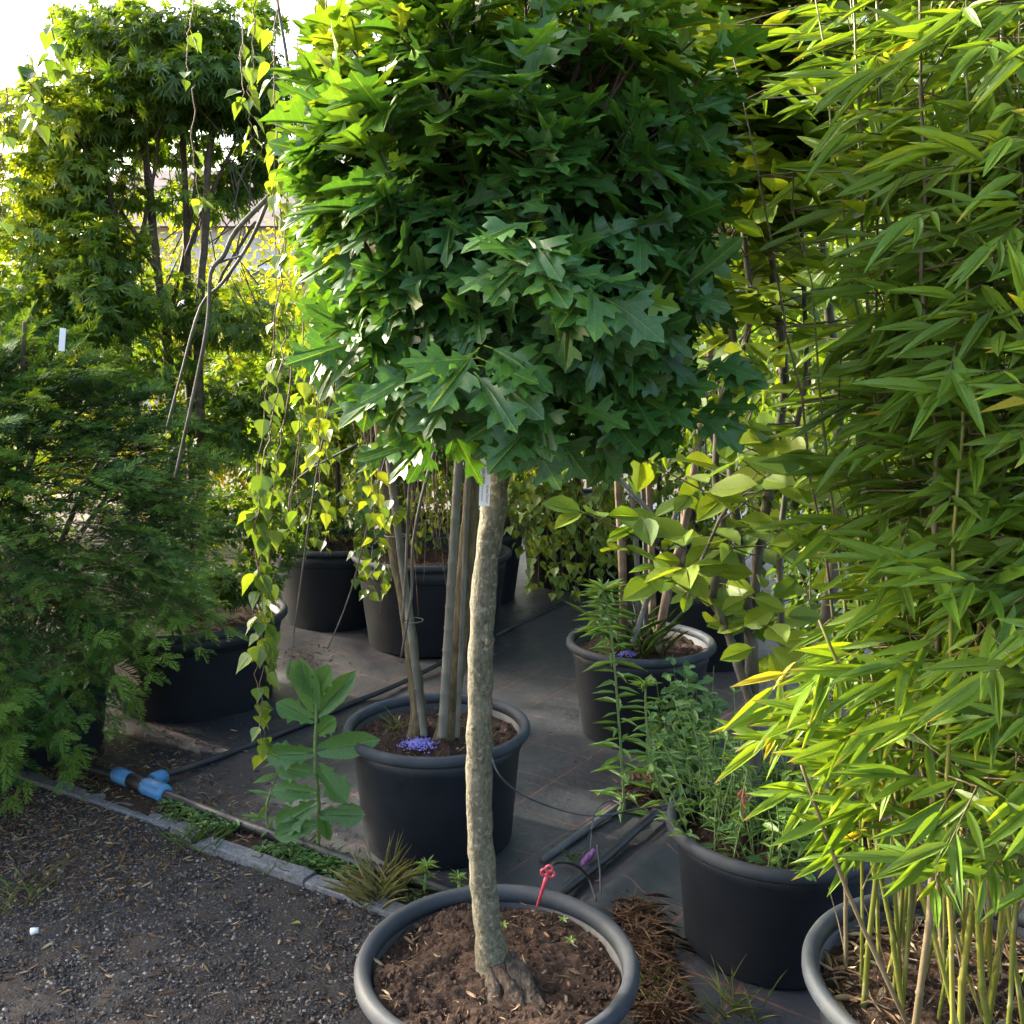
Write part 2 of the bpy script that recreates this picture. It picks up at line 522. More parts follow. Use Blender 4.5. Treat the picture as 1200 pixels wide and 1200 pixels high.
# ------------------------------------------------------------------ leaves: templates and emitting
def half_leaf(outline, ribs=(0.25, 0.5, 0.75), fold=0.25, curl=0.15, wave=0.0, petiole=0.0):
    """outline: (x, y) from base to tip on one side; mirrored; fold = V angle, curl = droop."""
    V, T = [], []
    for sgn in (1, -1):
        poly = [(x, y * sgn) for x, y in outline] + [(r, 0.0) for r in sorted(ribs, reverse=True)]
        o = len(V)
        tri = tessellate_polygon([[Vector((x, y, 0)) for x, y in poly]])
        for x, y in poly:
            V.append((x, y))
        for t in tri:
            a, b, c = t
            ar = (poly[b][0] - poly[a][0]) * (poly[c][1] - poly[a][1]) - (poly[b][1] - poly[a][1]) * (poly[c][0] - poly[a][0])
            T.append((o + a, o + b, o + c) if ar > 0 else (o + a, o + c, o + b))
    V = np.array(V)
    uv = V.copy()
    z = fold * np.abs(V[:, 1]) - curl * V[:, 0] ** 2 + wave * np.sin(V[:, 0] * 11) * np.abs(V[:, 1])
    P = np.column_stack([V[:, 0] + petiole, V[:, 1], z])
    T = list(T)
    if petiole > 0:
        k = len(P)
        w = 0.012
        P = np.vstack([P, [(0, -w, 0.0), (0, w, 0.0), (petiole + 0.02, w, 0.002), (petiole + 0.02, -w, 0.002)]])
        uv = np.vstack([uv, [(0, 0)] * 4])
        T += [(k, k + 3, k + 2), (k, k + 2, k + 1)]
    return P, np.array(T, np.int32), uv

def tpl_oak():
    out = []
    base = [(0.0, 0.0), (0.07, 0.025), (0.13, 0.13), (0.20, 0.19), (0.235, 0.07), (0.31, 0.075), (0.36, 0.26), (0.46, 0.40),
            (0.475, 0.27), (0.54, 0.29), (0.525, 0.10), (0.60, 0.095), (0.67, 0.22), (0.78, 0.29), (0.775, 0.17), (0.80, 0.085), (0.90, 0.09), (1.0, 0.0)]
    wide = [(0.0, 0.0), (0.08, 0.03), (0.18, 0.22), (0.22, 0.11), (0.32, 0.10), (0.38, 0.32), (0.50, 0.44), (0.49, 0.31),
            (0.57, 0.33), (0.56, 0.14), (0.64, 0.13), (0.72, 0.28), (0.82, 0.31), (0.80, 0.16), (0.90, 0.11), (1.0, 0.0)]
    for i in range(8):
        src = base if i % 2 else wide
        k = 0.9 + 0.25 * random.random()
        o = [(x, y * k) for x, y in src]
        out.append(half_leaf(o, (0.2, 0.42, 0.62, 0.82), fold=random.uniform(-0.05, 0.32), curl=random.uniform(-0.05, 0.5), wave=random.uniform(-.25, .25), petiole=0.14))
    return out
def tpl_ovate(profile, n=4, fold=(0.1, 0.5), curl=(0.0, 0.3), wave=0.15, petiole=0.15):
    return [half_leaf(profile, (0.3, 0.6), random.uniform(*fold), random.uniform(*curl), random.uniform(-wave, wave), petiole) for _ in range(n)]
BIRCH = [(0, 0), (0.03, 0.20), (0.12, 0.37), (0.27, 0.43), (0.45, 0.36), (0.66, 0.20), (0.85, 0.07), (1, 0)]
OVAL = [(0, 0), (0.12, 0.13), (0.35, 0.25), (0.6, 0.27), (0.82, 0.17), (1, 0)]
SMALL = [(0, 0), (0.25, 0.24), (0.55, 0.26), (1, 0)]
LANCE = [(0, 0), (0.08, 0.045), (0.30, 0.085), (0.55, 0.075), (0.80, 0.04), (1, 0)]
NARROW = [(0, 0), (0.2, 0.07), (0.55, 0.085), (1, 0)]
LETTUCE = [(0, 0.03), (0.06, 0.10), (0.2, 0.13), (0.30, 0.22), (0.36, 0.15), (0.5, 0.20), (0.58, 0.32), (0.66, 0.22), (0.74, 0.26), (0.86, 0.20), (0.95, 0.09), (1, 0)]
OBLONG = [(0, 0.02), (0.08, 0.10), (0.3, 0.17), (0.55, 0.21), (0.8, 0.16), (0.94, 0.06), (1, 0)]
def tpl_maple():
    out = []
    for k in range(4):
        V, T, UV = [], [], []
        for j, a in enumerate((-105, -62, -30, 0, 30, 62, 105)):
            ln = (0.42, 0.70, 0.90, 1.0, 0.90, 0.70, 0.42)[j] * random.uniform(0.9, 1.1)
            a = R(a + random.uniform(-5, 5))
            d = np.array([math.cos(a), math.sin(a)])
            q = np.array([-d[1], d[0]])
            w = 0.11
            dz = random.uniform(0.15, 0.5)
            o = len(V)
            for t, s in ((0, 0), (0.42, -w), (1, 0), (0.42, w)):
                p = d * t * ln + q * s
                V.append((p[0], p[1], -dz * (t * ln) ** 2))
                UV.append((t, s))
            T += [(o, o + 1, o + 2), (o, o + 2, o + 3)]
        out.append((np.array(V), np.array(T, np.int32), np.array(UV)))
    return out
def tpl_yew():
    """A yew shoot tip: a stem with two ranks of flat needles."""
    out = []
    for k in range(5):
        V, T, UV = [], [], []
        n = 11
        bend = random.uniform(0.05, 0.35)
        side = random.uniform(-0.25, 0.25)
        pos = lambda t: np.array([t, side * t * t, -bend * t * t])
        for i in range(n):
            t = 0.04 + 0.95 * i / (n - 1)
            for s in (-1, 1):
                ln = 0.36 * (1 - 0.55 * max(0, t - 0.6) / 0.4) * random.uniform(0.8, 1.15)
                a = R(58 - 30 * t + random.uniform(-10, 10))
                d = np.array([math.cos(a), s * math.sin(a), random.uniform(-0.05, 0.30)])
                b = pos(t)
                q = np.array([0.5, 0, 0.0]) * 0.085
                o = len(V)
                for p in (b - q, b + d * ln * 0.5 - q * 1.1, b + d * ln, b + d * ln * 0.5 + q * 1.1):
                    V.append(tuple(p))
                    UV.append((t, 0.2))
                T += [(o, o + 1, o + 3), (o + 1, o + 2, o + 3)]
        o = len(V)
        for t in (0, 0.5, 1.0):
            b = pos(t)
            for dy, dz in ((-0.02, 0), (0.02, 0)):
                V.append((b[0], b[1] + dy, b[2] + dz))
                UV.append((t, 0))
        T += [(o, o + 2, o + 3), (o, o + 3, o + 1), (o + 2, o + 4, o + 5), (o + 2, o + 5, o + 3)]
        out.append((np.array(V), np.array(T, np.int32), np.array(UV)))
    return out

COVER = {}
def unit(a):
    return a / np.maximum(np.linalg.norm(a, axis=-1, keepdims=True), 1e-9)
class Fol:
    def __init__(s):
        s.p, s.d, s.n, s.s, s.t = [], [], [], [], []
    def add(s, p, d, n, sc, t):
        p = np.atleast_2d(p)
        m = len(p)
        s.p.append(p)
        s.d.append(np.broadcast_to(d, (m, 3)))
        s.n.append(np.broadcast_to(n, (m, 3)))
        s.s.append(np.broadcast_to(sc, (m,)))
        s.t.append(np.broadcast_to(t, (m,)))
    def arrays(s):
        return [np.concatenate(x) for x in (s.p, s.d, s.n, s.s, s.t)]
def emit(fol, parent, tpls, mat, nobj, leaf='leaf', mass='foliage', cell=14.0, cover_max=2):
    """The leaves that show largest become parts of their own, the rest one mass of the same blades."""
    P, D, Nn, S, T = fol.arrays()
    D = unit(D)
    Nn = unit(Nn - D * np.sum(Nn * D, 1, keepdims=True))
    Y = np.cross(Nn, D)
    M = np.stack([D, Y, Nn], 2) * S[:, None, None]
    var = rng.integers(0, len(tpls), len(P))
    T = np.clip(T, 0, 1)
    C = P + D * (S * 0.5)[:, None]
    px, py, f = project(C)
    inside = (px > -15) & (px < 1215) & (py > -15) & (py < 1215)
    view = unit(C - np.array([0, 0, CAM_H]))
    area = (S / f) ** 2 * (0.25 + np.abs(np.sum(view * Nn, 1)))
    score = np.where(inside, area, 0)
    for i in np.argsort(f):
        if not inside[i]:
            continue
        key = (int(px[i] // cell), int(py[i] // cell))
        c = COVER.get(key, 0)
        if c >= cover_max:
            score[i] *= 0.02
        r = S[i] * FPX / f[i] / cell * 0.5
        COVER[key] = c + max(0.1, min(1.0, r))
    pick = np.argsort(-score)[:nobj]
    pick = pick[score[pick] > 0]
    base = np.array(world_loc(parent))
    sel = np.zeros(len(P), bool)
    sel[pick] = True
    meshes = {}
    for i in pick:
        v = int(var[i])
        if v not in meshes:
            tv, tt, tu = tpls[v]
            meshes[v] = np_mesh(leaf, tv, tt, mat, uv=tu)
        o = bpy.data.objects.new(leaf, meshes[v])
        m = Matrix(M[i].tolist()).to_4x4()
        m.translation = Vector(P[i] - base)
        o.parent = parent
        o.matrix_basis = m
        o['tint'] = float(T[i])
        COL.objects.link(o)
    if (~sel).sum() == 0:
        return
    VV, TT, UU, TI = [], [], [], []
    off = 0
    for v in range(len(tpls)):
        idx = np.where((var == v) & ~sel)[0]
        if not len(idx):
            continue
        tv, tt, tu = tpls[v]
        w = np.einsum('nij,kj->nki', M[idx], tv) + (P[idx] - base)[:, None, :]
        k = len(tv)
        VV.append(w.reshape(-1, 3))
        TT.append((tt[None] + (np.arange(len(idx)) * k)[:, None, None]).reshape(-1, 3) + off)
        UU.append(np.tile(tu, (len(idx), 1)))
        TI.append(np.repeat(T[idx], k))
        off += k * len(idx)
    me = np_mesh(mass, np.concatenate(VV), np.concatenate(TT), mat, uv=np.concatenate(UU), tint=np.concatenate(TI))
    return link(mass, me, parent, 'stuff')
def rnd(n, s=1.0):
    return rng.normal(0, s, (n, 3))
def ball(n, power=0.33):
    d = unit(rnd(n))
    return d * (rng.random(n) ** power)[:, None]
UP = np.array([0, 0, 1.0])
OAK_T, BIRCH_T, MAPLE_T, YEW_T = tpl_oak(), tpl_ovate(BIRCH, 5, petiole=0.28), tpl_maple(), tpl_yew()
OVAL_T, SMALL_T = tpl_ovate(OVAL, 5, petiole=0.1), [half_leaf(SMALL, (0.5,), random.uniform(.1, .5), random.uniform(0, .3)) for _ in range(3)]
BAMBOO_T = [half_leaf(LANCE, (0.3, 0.6, 0.8), random.uniform(0.05, 0.7), random.uniform(0.0, 0.45), 0, 0.02) for _ in range(6)]
NARROW_T = [half_leaf(NARROW, (0.3, 0.6), random.uniform(0.1, 0.5), random.uniform(0.2, 0.7), 0, 0.0) for _ in range(4)]
LETTUCE_T = [half_leaf(LETTUCE, (0.2, 0.45, 0.7), random.uniform(0.1, 0.45), random.uniform(0.05, 0.45), random.uniform(-.2, .2)) for _ in range(4)]
OBLONG_T = [half_leaf(OBLONG, (0.25, 0.5, 0.75), random.uniform(0.1, 0.4), random.uniform(0.1, 0.5), random.uniform(-.2, .2)) for _ in range(4)]

# ================================================================== THE SETTING
def sheet(name, x0, x1, y0, y1, step, zfun, mat, uvrot=None):
    nx, ny = int((x1 - x0) / step) + 1, int((y1 - y0) / step) + 1
    gx, gy = np.meshgrid(np.linspace(x0, x1, nx), np.linspace(y0, y1, ny))
    p = np.column_stack([gx.ravel(), gy.ravel(), np.zeros(nx * ny)])
    p = zfun(p)
    i = np.arange(nx * ny).reshape(ny, nx)
    q = np.column_stack([i[:-1, :-1].ravel(), i[:-1, 1:].ravel(), i[1:, 1:].ravel(), i[1:, :-1].ravel()])
    me = np_mesh(name, p, q, mat)
    return link(name, me, None, 'structure')
def structure(o, label=None):
    o['kind'] = 'structure'
    if label:
        o['label'] = label
    return o
# wide earth sheet to the horizon
m = MB()
m.add([(-600, -600, -0.06), (600, -600, -0.06), (600, 600, -0.06), (-600, 600, -0.06)], [(0, 1, 2, 3)])
structure(m.build('ground', 'earth'), 'bare earth of the nursery yard')

# the kerb runs diagonally; KU along it, KV towards the fabric side
K0 = Vector((-1.03, 3.0, 0))
KU = Vector((0.852, -0.524, 0)).normalized()
KV = Vector((0.524, 0.852, 0)).normalized()
def kerb_pt(u, v, z=0.0):
    q = K0 + KU * u + KV * v
    return Vector((q.x, q.y, z))
KA = np.array([[KU.x, KU.y, 0], [KV.x, KV.y, 0], [0, 0, 1]])
def on_kerb(p):
    return p @ KA + np.array([K0.x, K0.y, 0])
def gravel_z(p):
    w = on_kerb(p)
    z = (fbm(w * 2.2, 3, 5) - 0.5) * 0.035 + (fbm(w * 26, 3, 9) - 0.5) * 0.016
    edge = np.clip((-p[:, 1] - 0.02) / 0.25, 0, 1)
    w[:, 2] = 0.004 + z + 0.018 * (1 - edge)
    return w
sheet('gravel_path', -3.2, 3.4, -3.2, 0.03, 0.022, gravel_z, 'gravel_ground')['label'] = 'dark gravelly soil strewn with dry needles before the kerb'
def fabric_z(p):
    w = on_kerb(p)
    # long soft ridges where the cloth has ridden up, plus fine creases
    a = fbm(np.column_stack([w[:, 0] * 1.3 + w[:, 1] * 0.4, w[:, 1] * 0.6, w[:, 2]]), 3, 21)
    ridge = np.exp(-((p[:, 1] - 0.62 - 0.1 * np.sin(p[:, 0] * 2)) / 0.05) ** 2) * 0.0
    # raised fold beside the pipe that runs towards the magnolia pot
    d = np.abs((w[:, 0] - 0.21) * 0.81 - (w[:, 1] - 2.74) * 0.585)
    fold = 0.040 * np.exp(-((d - 0.10) / 0.045) ** 2) * ((w[:, 0] - 0.21) * 0.81 - (w[:, 1] - 2.74) * 0.585 > 0) * (w[:, 0] < 1.2) * (w[:, 1] < 3.9)
    far = np.clip((w[:, 1] - 3.6) / 1.5, 0, 1) * np.clip((0.2 - w[:, 0]) / 0.5, 0, 1)
    folds = far * 0.05 * (fbm(np.column_stack([w[:, 0] * 5 + w[:, 1] * 2, w[:, 1] * 1.2, w[:, 2]]), 3, 3) - 0.4)
    w[:, 2] = 0.008 + (a - 0.5) * 0.03 + (fbm(w * 7, 2, 8) - 0.5) * 0.008 + fold + folds + ridge
    return w
sheet('weed_fabric', -3.2, 4.0, 0.035, 9.0, 0.04, fabric_z, 'woven_fabric')['label'] = 'black woven weed fabric with faint red guide lines'
def strip_z(p):
    w = on_kerb(p)
    w[:, 2] = 0.030 + (fbm(w * 18, 3, 4) - 0.5) * 0.03 - 0.03 * np.clip((p[:, 1] - 0.12) / 0.08, 0, 1) - 0.03 * np.clip((p[:, 0] - 0.85) / 0.15, 0, 1)
    return w
sheet('soil_strip', -3.2, 1.0, 0.02, 0.20, 0.02, strip_z, 'soil')['label'] = 'narrow strip of litter and soil behind the kerb'

# concrete edging, stone by stone
kerb = MB()
kerb.add([kerb_pt(-3.2, -0.03, -0.05), kerb_pt(1.6, -0.03, -0.05), kerb_pt(1.6, 0.03, -0.05), kerb_pt(-3.2, 0.03, -0.05)], [(0, 1, 2, 3)])
kerb_o = structure(kerb.build('kerb', 'concrete'), 'low grey concrete edging set in separate stones')
def kerb_stone(u0, u1, v0, v1, h0, h1, chip=0.0):
    n, w = 26, 0.058
    prof = [(-w / 2, -0.04), (-w / 2, -0.005), (-w / 2 + 0.005, 0.0), (w / 2 - 0.005, 0.0), (w / 2, -0.006), (w / 2, -0.04)]
    V, Fc = [], []
    for i in range(n + 1):
        t = i / n
        u, v, h = u0 + (u1 - u0) * t, v0 + (v1 - v0) * t, h0 + (h1 - h0) * t
        end = max(0, 1 - min(t, 1 - t) * n / 1.2) * 0.004
        for (a, z) in prof:
            q = kerb_pt(u, v + a, h + z - end * (z > -0.02) - chip * max(0, 0.12 - t) * 4 * (z > -0.03))
            V.append(q)
    V = np.array([tuple(q) for q in V])
    V += (np.column_stack([fbm(V * 16, 3, 31), fbm(V * 16, 3, 37), fbm(V * 16, 3, 41)]) - 0.5) * 0.010
    k = len(prof)
    for i in range(n):
        for j in range(k - 1):
            Fc.append((i * k + j, (i + 1) * k + j, (i + 1) * k + j + 1, i * k + j + 1))
    Fc += [tuple(range(k)), tuple(n * k + j for j in reversed(range(k)))]
    s = MB()
    s.add(V, Fc)
    return s.build('kerb_stone', 'concrete', kerb_o, smooth=False)
kerb_stone(-3.1, -2.13, 0.05, 0.02, 0.036, 0.040)
kerb_stone(-2.12, -1.15, 0.03, 0.0, 0.034, 0.038)
kerb_stone(-1.14, -0.14, 0.0, 0.035, 0.038, 0.030)
kerb_stone(-0.135, 0.0, 0.034, 0.012, 0.040, 0.038, 0.1)
kerb_stone(0.008, 0.50, -0.004, 0.0, 0.044, 0.048, 0.05)
kerb_stone(0.506, 1.5, 0.0, -0.005, 0.042, 0.046)

# ------------------------------------------------------------------ pots
def pot(name, label, c, Rr, h, soil_drop=0.07, group='black plastic tubs', noise_seed=1, z0=0.0, taper=0.80, clods=0, mound=0.02, n=72):
    t = thing(name, label, 'plant pot', (c[0], c[1], z0), group)
    b = MB()
    rb = Rr * taper
    ri = Rr - 0.027
    b.lathe([(0.001, 0.012), (rb - 0.03, 0.012), (rb - 0.012, 0.002), (rb, 0.014), (rb + (ri - rb) * 0.80, h * 0.80), (rb + (ri - rb) * 0.80 + 0.005, h * 0.815),
             (ri, h - 0.03), (ri - 0.008, h - 0.03), (ri - 0.012, h - soil_drop - 0.05), (0.001, h - soil_drop - 0.06)], (c[0], c[1], z0), n)
    b.build('body', 'pot_plastic', t)
    r = MB()
    prof = [(ri - 0.006, h - 0.034), (Rr - 0.006, h - 0.032), (Rr, h - 0.024), (Rr, h - 0.012), (Rr - 0.005, h - 0.002), (Rr - 0.012, h + 0.002), (ri + 0.002, h - 0.001), (ri - 0.005, h - 0.010)]
    r.lathe(prof, (c[0], c[1], z0), n, closed=True)
    ro = r.build('rim', 'pot_rim_plastic', t)
    # uneven soil surface
    nr, na = 34, 84
    rr = (np.linspace(0, 1, nr) ** 0.8 * (ri - 0.011))[:, None]
    aa = np.linspace(0, 2 * math.pi, na, endpoint=False)[None]
    X, Yy = c[0] + rr * np.cos(aa), c[1] + rr * np.sin(aa)
    p = np.column_stack([X.ravel(), Yy.ravel(), np.full(nr * na, noise_seed * 3.1)])
    rad = np.repeat(np.linspace(0, 1, nr) ** 0.8, na)
    z = z0 + h - soil_drop + (fbm(p * 9, 3, noise_seed) - 0.5) * 0.055 + (fbm(p * 45, 4, noise_seed + 7) - 0.5) * 0.034 + mound * (1 - rad ** 2)
    p[:, 2] = z
    i = np.arange(nr * na).reshape(nr, na)
    j = np.roll(i, -1, 1)
    q = np.column_stack([i[:-1].ravel(), i[1:].ravel(), j[1:].ravel(), j[:-1].ravel()])
    p -= np.array([c[0], c[1], z0])
    link('soil', np_mesh('soil', p, q, 'soil'), t)
    if clods:
        cl = scatter_bits(clods, lambda k: disc(k, (0, 0), ri - 0.02), 'clod', 0.0025, 0.009, lambda w: np.interp(np.hypot(w[:, 0], w[:, 1]), [0, ri], [mound, 0]) + h - soil_drop
                          + (fbm(np.column_stack([w[:, 0] + c[0], w[:, 1] + c[1], np.full(len(w), noise_seed * 3.1)]) * 9, 3, noise_seed) - 0.5) * 0.055)
        link('soil_crumbs', cl, t, 'stuff')
    return t
def disc(n, c, r):
    a = rng.random(n) * 2 * math.pi
    q = np.sqrt(rng.random(n)) * r
    return np.column_stack([c[0] + q * np.cos(a), c[1] + q * np.sin(a)])
OCT = np.array([(1, 0, 0), (0, 1, 0), (-1, 0, 0), (0, -1, 0), (0, 0, 1), (0, 0, -1)], float)
OCT_F = np.array([(0, 1, 4), (1, 2, 4), (2, 3, 4), (3, 0, 4), (1, 0, 5), (2, 1, 5), (3, 2, 5), (0, 3, 5)], np.int32)
def scatter_bits(n, xy, kind, smin, smax, zfun, mat=None, tint=None):
    """Small stones, crumbs or granules as irregular octahedra in one mesh."""
    q = xy(n)
    n = len(q)
    s = smin + (smax - smin) * rng.random(n) ** 2.5
    z = zfun(q)
    v = OCT[None] * (0.6 + 0.8 * rng.random((n, 6, 1))) * s[:, None, None] * np.array([1, 1, 0.75])
    a = rng.random(n) * 6.28
    ca, sa = np.cos(a)[:, None], np.sin(a)[:, None]
    x = v[:, :, 0] * ca - v[:, :, 1] * sa + q[:, 0:1]
    y = v[:, :, 0] * sa + v[:, :, 1] * ca + q[:, 1:2]
    P = np.stack([x, y, v[:, :, 2] + z[:, None] + s[:, None] * 0.2], 2).reshape(-1, 3)
    Fc = (OCT_F[None] + (np.arange(n) * 6)[:, None, None]).reshape(-1, 3)
    t = rng.random(n) ** 1.6 if tint is None else tint(n)
    return np_mesh(kind, P, Fc, mat or 'soil', tint=np.repeat(t, 6), smooth=False)

OAK_C = (-0.03, 1.82)
pot_oak = pot('plant_pot', 'black tub with grey rolled rim holding the clipped oak', OAK_C, 0.285, 0.375, 0.036, noise_seed=1, clods=2600, mound=0.015, n=96)
BIR_C = (-0.245, 3.07)
pot_birch = pot('plant_pot', 'black tub with two slanting birch stems and blue granules on soil', BIR_C, 0.305, 0.395, 0.055, noise_seed=2, clods=900)
STEM_C = (0.545, 4.03)
pot_stems = pot('plant_pot', 'black tub of bundled bare stems and green weed behind loose pipe', STEM_C, 0.315, 0.405, 0.05, noise_seed=3, clods=500)
MAG_C = (0.705, 2.475)
pot_mag = pot('plant_pot', 'black tub overflowing with weeds around grey magnolia trunk', MAG_C, 0.29, 0.35, 0.06, noise_seed=4, clods=400, n=96)
BAM_C = (0.90, 1.73)
pot_bam = pot('plant_pot', 'black tub packed with yellow-green bamboo canes', BAM_C, 0.33, 0.385, 0.065, noise_seed=5, clods=1500, n=96)
MAP_C = (-1.47, 4.41)
pot_map = pot('plant_pot', 'wide black tub under the maple behind the yew', MAP_C, 0.425, 0.43, 0.06, noise_seed=6)
BIG_C = (-0.45, 5.42)
pot('plant_pot', 'large black tub behind the birch stems', BIG_C, 0.45, 0.52, 0.06, noise_seed=7)
FAR_C = (-0.35, 6.45)
pot('plant_pot', 'black tub standing behind the large tub', FAR_C, 0.46, 0.52, 0.06, noise_seed=8)
CUR_C = (0.52, 6.95)
pot('plant_pot', 'big black tub behind the hanging leaf curtain', CUR_C, 0.50, 0.62, 0.06, noise_seed=9)
SID_C = (1.02, 5.0)
pot('plant_pot', 'small black tub just behind the tub of bundled stems', SID_C, 0.26, 0.44, 0.06, noise_seed=10)
REA_C = (1.15, 6.3)
pot('plant_pot', 'black tub in shade behind magnolia branches', REA_C, 0.40, 0.48, 0.06, noise_seed=12)
YEW_C = (-1.98, 3.78)
pot('plant_pot', 'black tub hidden beneath the yew skirts', YEW_C, 0.38, 0.40, 0.06, noise_seed=11)
HID_C = (-1.05, 5.9)
pot('plant_pot', 'black tub behind the dangling birch strand', HID_C, 0.42, 0.50, 0.06, noise_seed=14)

# ================================================================== OAK
def wobble_path(pts, amp, n=4):
    pts = [Vector(p) for p in pts]
    P, _ = catmull(pts, [1] * len(pts), n)
    return [p + Vector((random.uniform(-amp, amp), random.uniform(-amp, amp), 0)) for p in P]
oak = thing('oak_tree', 'clipped dwarf oak with dense lobed green leaves on one clear trunk', 'tree', (OAK_C[0], OAK_C[1], 0.33))
tk = MB()
tp = [(-0.034, 1.79, 0.30), (-0.036, 1.80, 0.345), (-0.046, 1.815, 0.43), (-0.058, 1.82, 0.55), (-0.064, 1.82, 0.685), (-0.064, 1.82, 0.82), (-0.061, 1.82, 0.95), (-0.057, 1.825, 1.06), (-0.050, 1.83, 1.16), (-0.038, 1.835, 1.26), (-0.026, 1.84, 1.36), (-0.02, 1.845, 1.46), (0.0, 1.85, 1.60)]
tr_ = [0.041, 0.036, 0.0285, 0.0262, 0.0255, 0.0250, 0.0245, 0.0240, 0.0238, 0.0232, 0.0250, 0.026, 0.020]
P_, Q_ = catmull([Vector(p) for p in tp], tr_, 8)
Q_ = [q * (1 + 0.06 * math.sin(i * 0.83) * math.sin(i * 0.31)) for i, q in enumerate(Q_)]
tk.tube(P_, Q_, 20)
tv = np.array(tk.v)
tv[:, :2] += ((np.column_stack([fbm(tv * 38, 3, 1), fbm(tv * 38, 3, 2)])) - 0.5) * 0.008
tk.v = [tuple(q) for q in tv]
tk.build('trunk', 'oak_bark', oak)
for (z, a, r) in ((1.03, -0.6, 0.010), (0.60, 2.0, 0.007), (0.86, -2.2, 0.006)):
    k = MB()
    c0 = Vector((-0.06, 1.82, z))
    d = Vector((math.cos(a), math.sin(a), 0.15))
    k.tube([c0 + d * 0.019, c0 + d * 0.026, c0 + d * 0.0285], [r * 1.4, r, r * 0.45], 9)
    k.build('bark_knot', 'oak_bark', oak)
# weathered root crown that surfaces beside the trunk
rt = MB()
for (a, b_, e, w0, w1) in (((-0.010, 1.805, 0.385), (0.030, 1.745, 0.362), (0.085, 1.645, 0.318), 0.020, 0.009), ((-0.025, 1.785, 0.37), (0.005, 1.725, 0.350), (0.055, 1.640, 0.318), 0.024, 0.012), ((-0.045, 1.775, 0.362), (-0.025, 1.715, 0.342), (0.025, 1.640, 0.312), 0.020, 0.010), ((0.0, 1.775, 0.368), (0.04, 1.70, 0.352), (0.092, 1.63, 0.322), 0.012, 0.006)):
    rt.tube([a, b_, e], [w0, w0 * 0.95, w1], 14, smooth=16)
tv = np.array(rt.v)
g_ = np.column_stack([(tv[:, 0] * 0.83 + tv[:, 1] * 0.55) * 110, (tv[:, 0] * -0.55 + tv[:, 1] * 0.83) * 16, tv[:, 2] * 110])
tv += (np.column_stack([fbm(g_, 3, 3), fbm(g_, 3, 4), fbm(g_, 3, 5)]) - 0.5) * np.array([0.012, 0.012, 0.020])
tv[:, 2] -= 0.004
tv += (np.column_stack([fbm(tv * 30, 2, 13), fbm(tv * 30, 2, 14), fbm(tv * 30, 2, 15)]) - 0.5) * 0.020
rt.v = [tuple(q) for q in tv]
rt.build('root', 'old_wood', oak)
# crown: shoots on a rounded block, each with a whorl of leaves
OC = np.array([0.012, 1.88, 1.845])
OR = np.array([0.335, 0.335, 0.385])
fo = Fol()
def super_dir(n, e=3.2):
    d = unit(rnd(n))
    k = (np.abs(d[:, 0]) ** e + np.abs(d[:, 1]) ** e + np.abs(d[:, 2]) ** e) ** (-1 / e)
    return d, k
twigs = MB()
def oak_shell(n, rscale, lmin, lmax, size, sel=None, tint0=0.0, twig=False):
    d, k = super_dir(n)
    lump = 0.80 + 0.34 * fbm(d * 2.3 + 5.0, 2, 77)
    Pp = OC + d * k[:, None] * OR * (lump * rscale)[:, None]
    keep = (Pp[:, 2] > 1.46 + 0.20 * np.clip((-0.05 - Pp[:, 0]) / 0.3, 0, 1) + 0.03 * np.clip((Pp[:, 0] - 0.1) / 0.3, 0, 1))
    Pp, d = Pp[keep], d[keep]
    for c, out in zip(Pp, d):
        ax = unit(out * 0.7 + UP * 0.45 + rng.normal(0, 0.25, 3))
        nl = rng.integers(lmin, lmax + 1)
        young = 1.0 if (rng.random() < 0.22 + 0.30 * (c[2] > 2.05)) else 0.0
        a0 = rng.random() * 6.28
        e1 = unit(np.cross(ax, [0.3, 0.2, 0.9]))
        e2 = np.cross(ax, e1)
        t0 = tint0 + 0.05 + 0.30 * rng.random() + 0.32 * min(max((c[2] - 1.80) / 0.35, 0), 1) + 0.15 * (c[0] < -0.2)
        if twig:
            inner = c - ax * 0.10 - out * 0.05
            twigs.tube([Vector(inner), Vector(c)], [0.0035, 0.002], 4, False)
        for j in range(nl):
            a = a0 + j * 2.4
            lev = j / max(nl - 1, 1)
            dirv = unit((math.cos(a) * e1 + math.sin(a) * e2) * (1.0 - 0.45 * lev) + ax * (0.15 + 0.55 * lev) + out * 0.35 - UP * (0.30 - 0.25 * lev) + rng.normal(0, 0.12, 3))
            low = min(max((2.05 - c[2]) / 0.5, 0), 1)
            nrm = UP * (0.95 - 0.35 * low) + out * (0.40 + 0.45 * low) + ax * 0.3 + rng.normal(0, 0.30, 3)
            pp = c - ax * 0.07 * (1 - lev)
            sc = size * (0.72 + 0.45 * rng.random()) * (1 - 0.40 * lev * young)
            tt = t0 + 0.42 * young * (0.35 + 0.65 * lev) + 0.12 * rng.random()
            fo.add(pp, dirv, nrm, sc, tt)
oak_shell(330, 1.0, 6, 9, 0.098, twig=True)
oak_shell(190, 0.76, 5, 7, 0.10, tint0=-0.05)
oak_shell(90, 0.5, 5, 7, 0.10, tint0=-0.05)
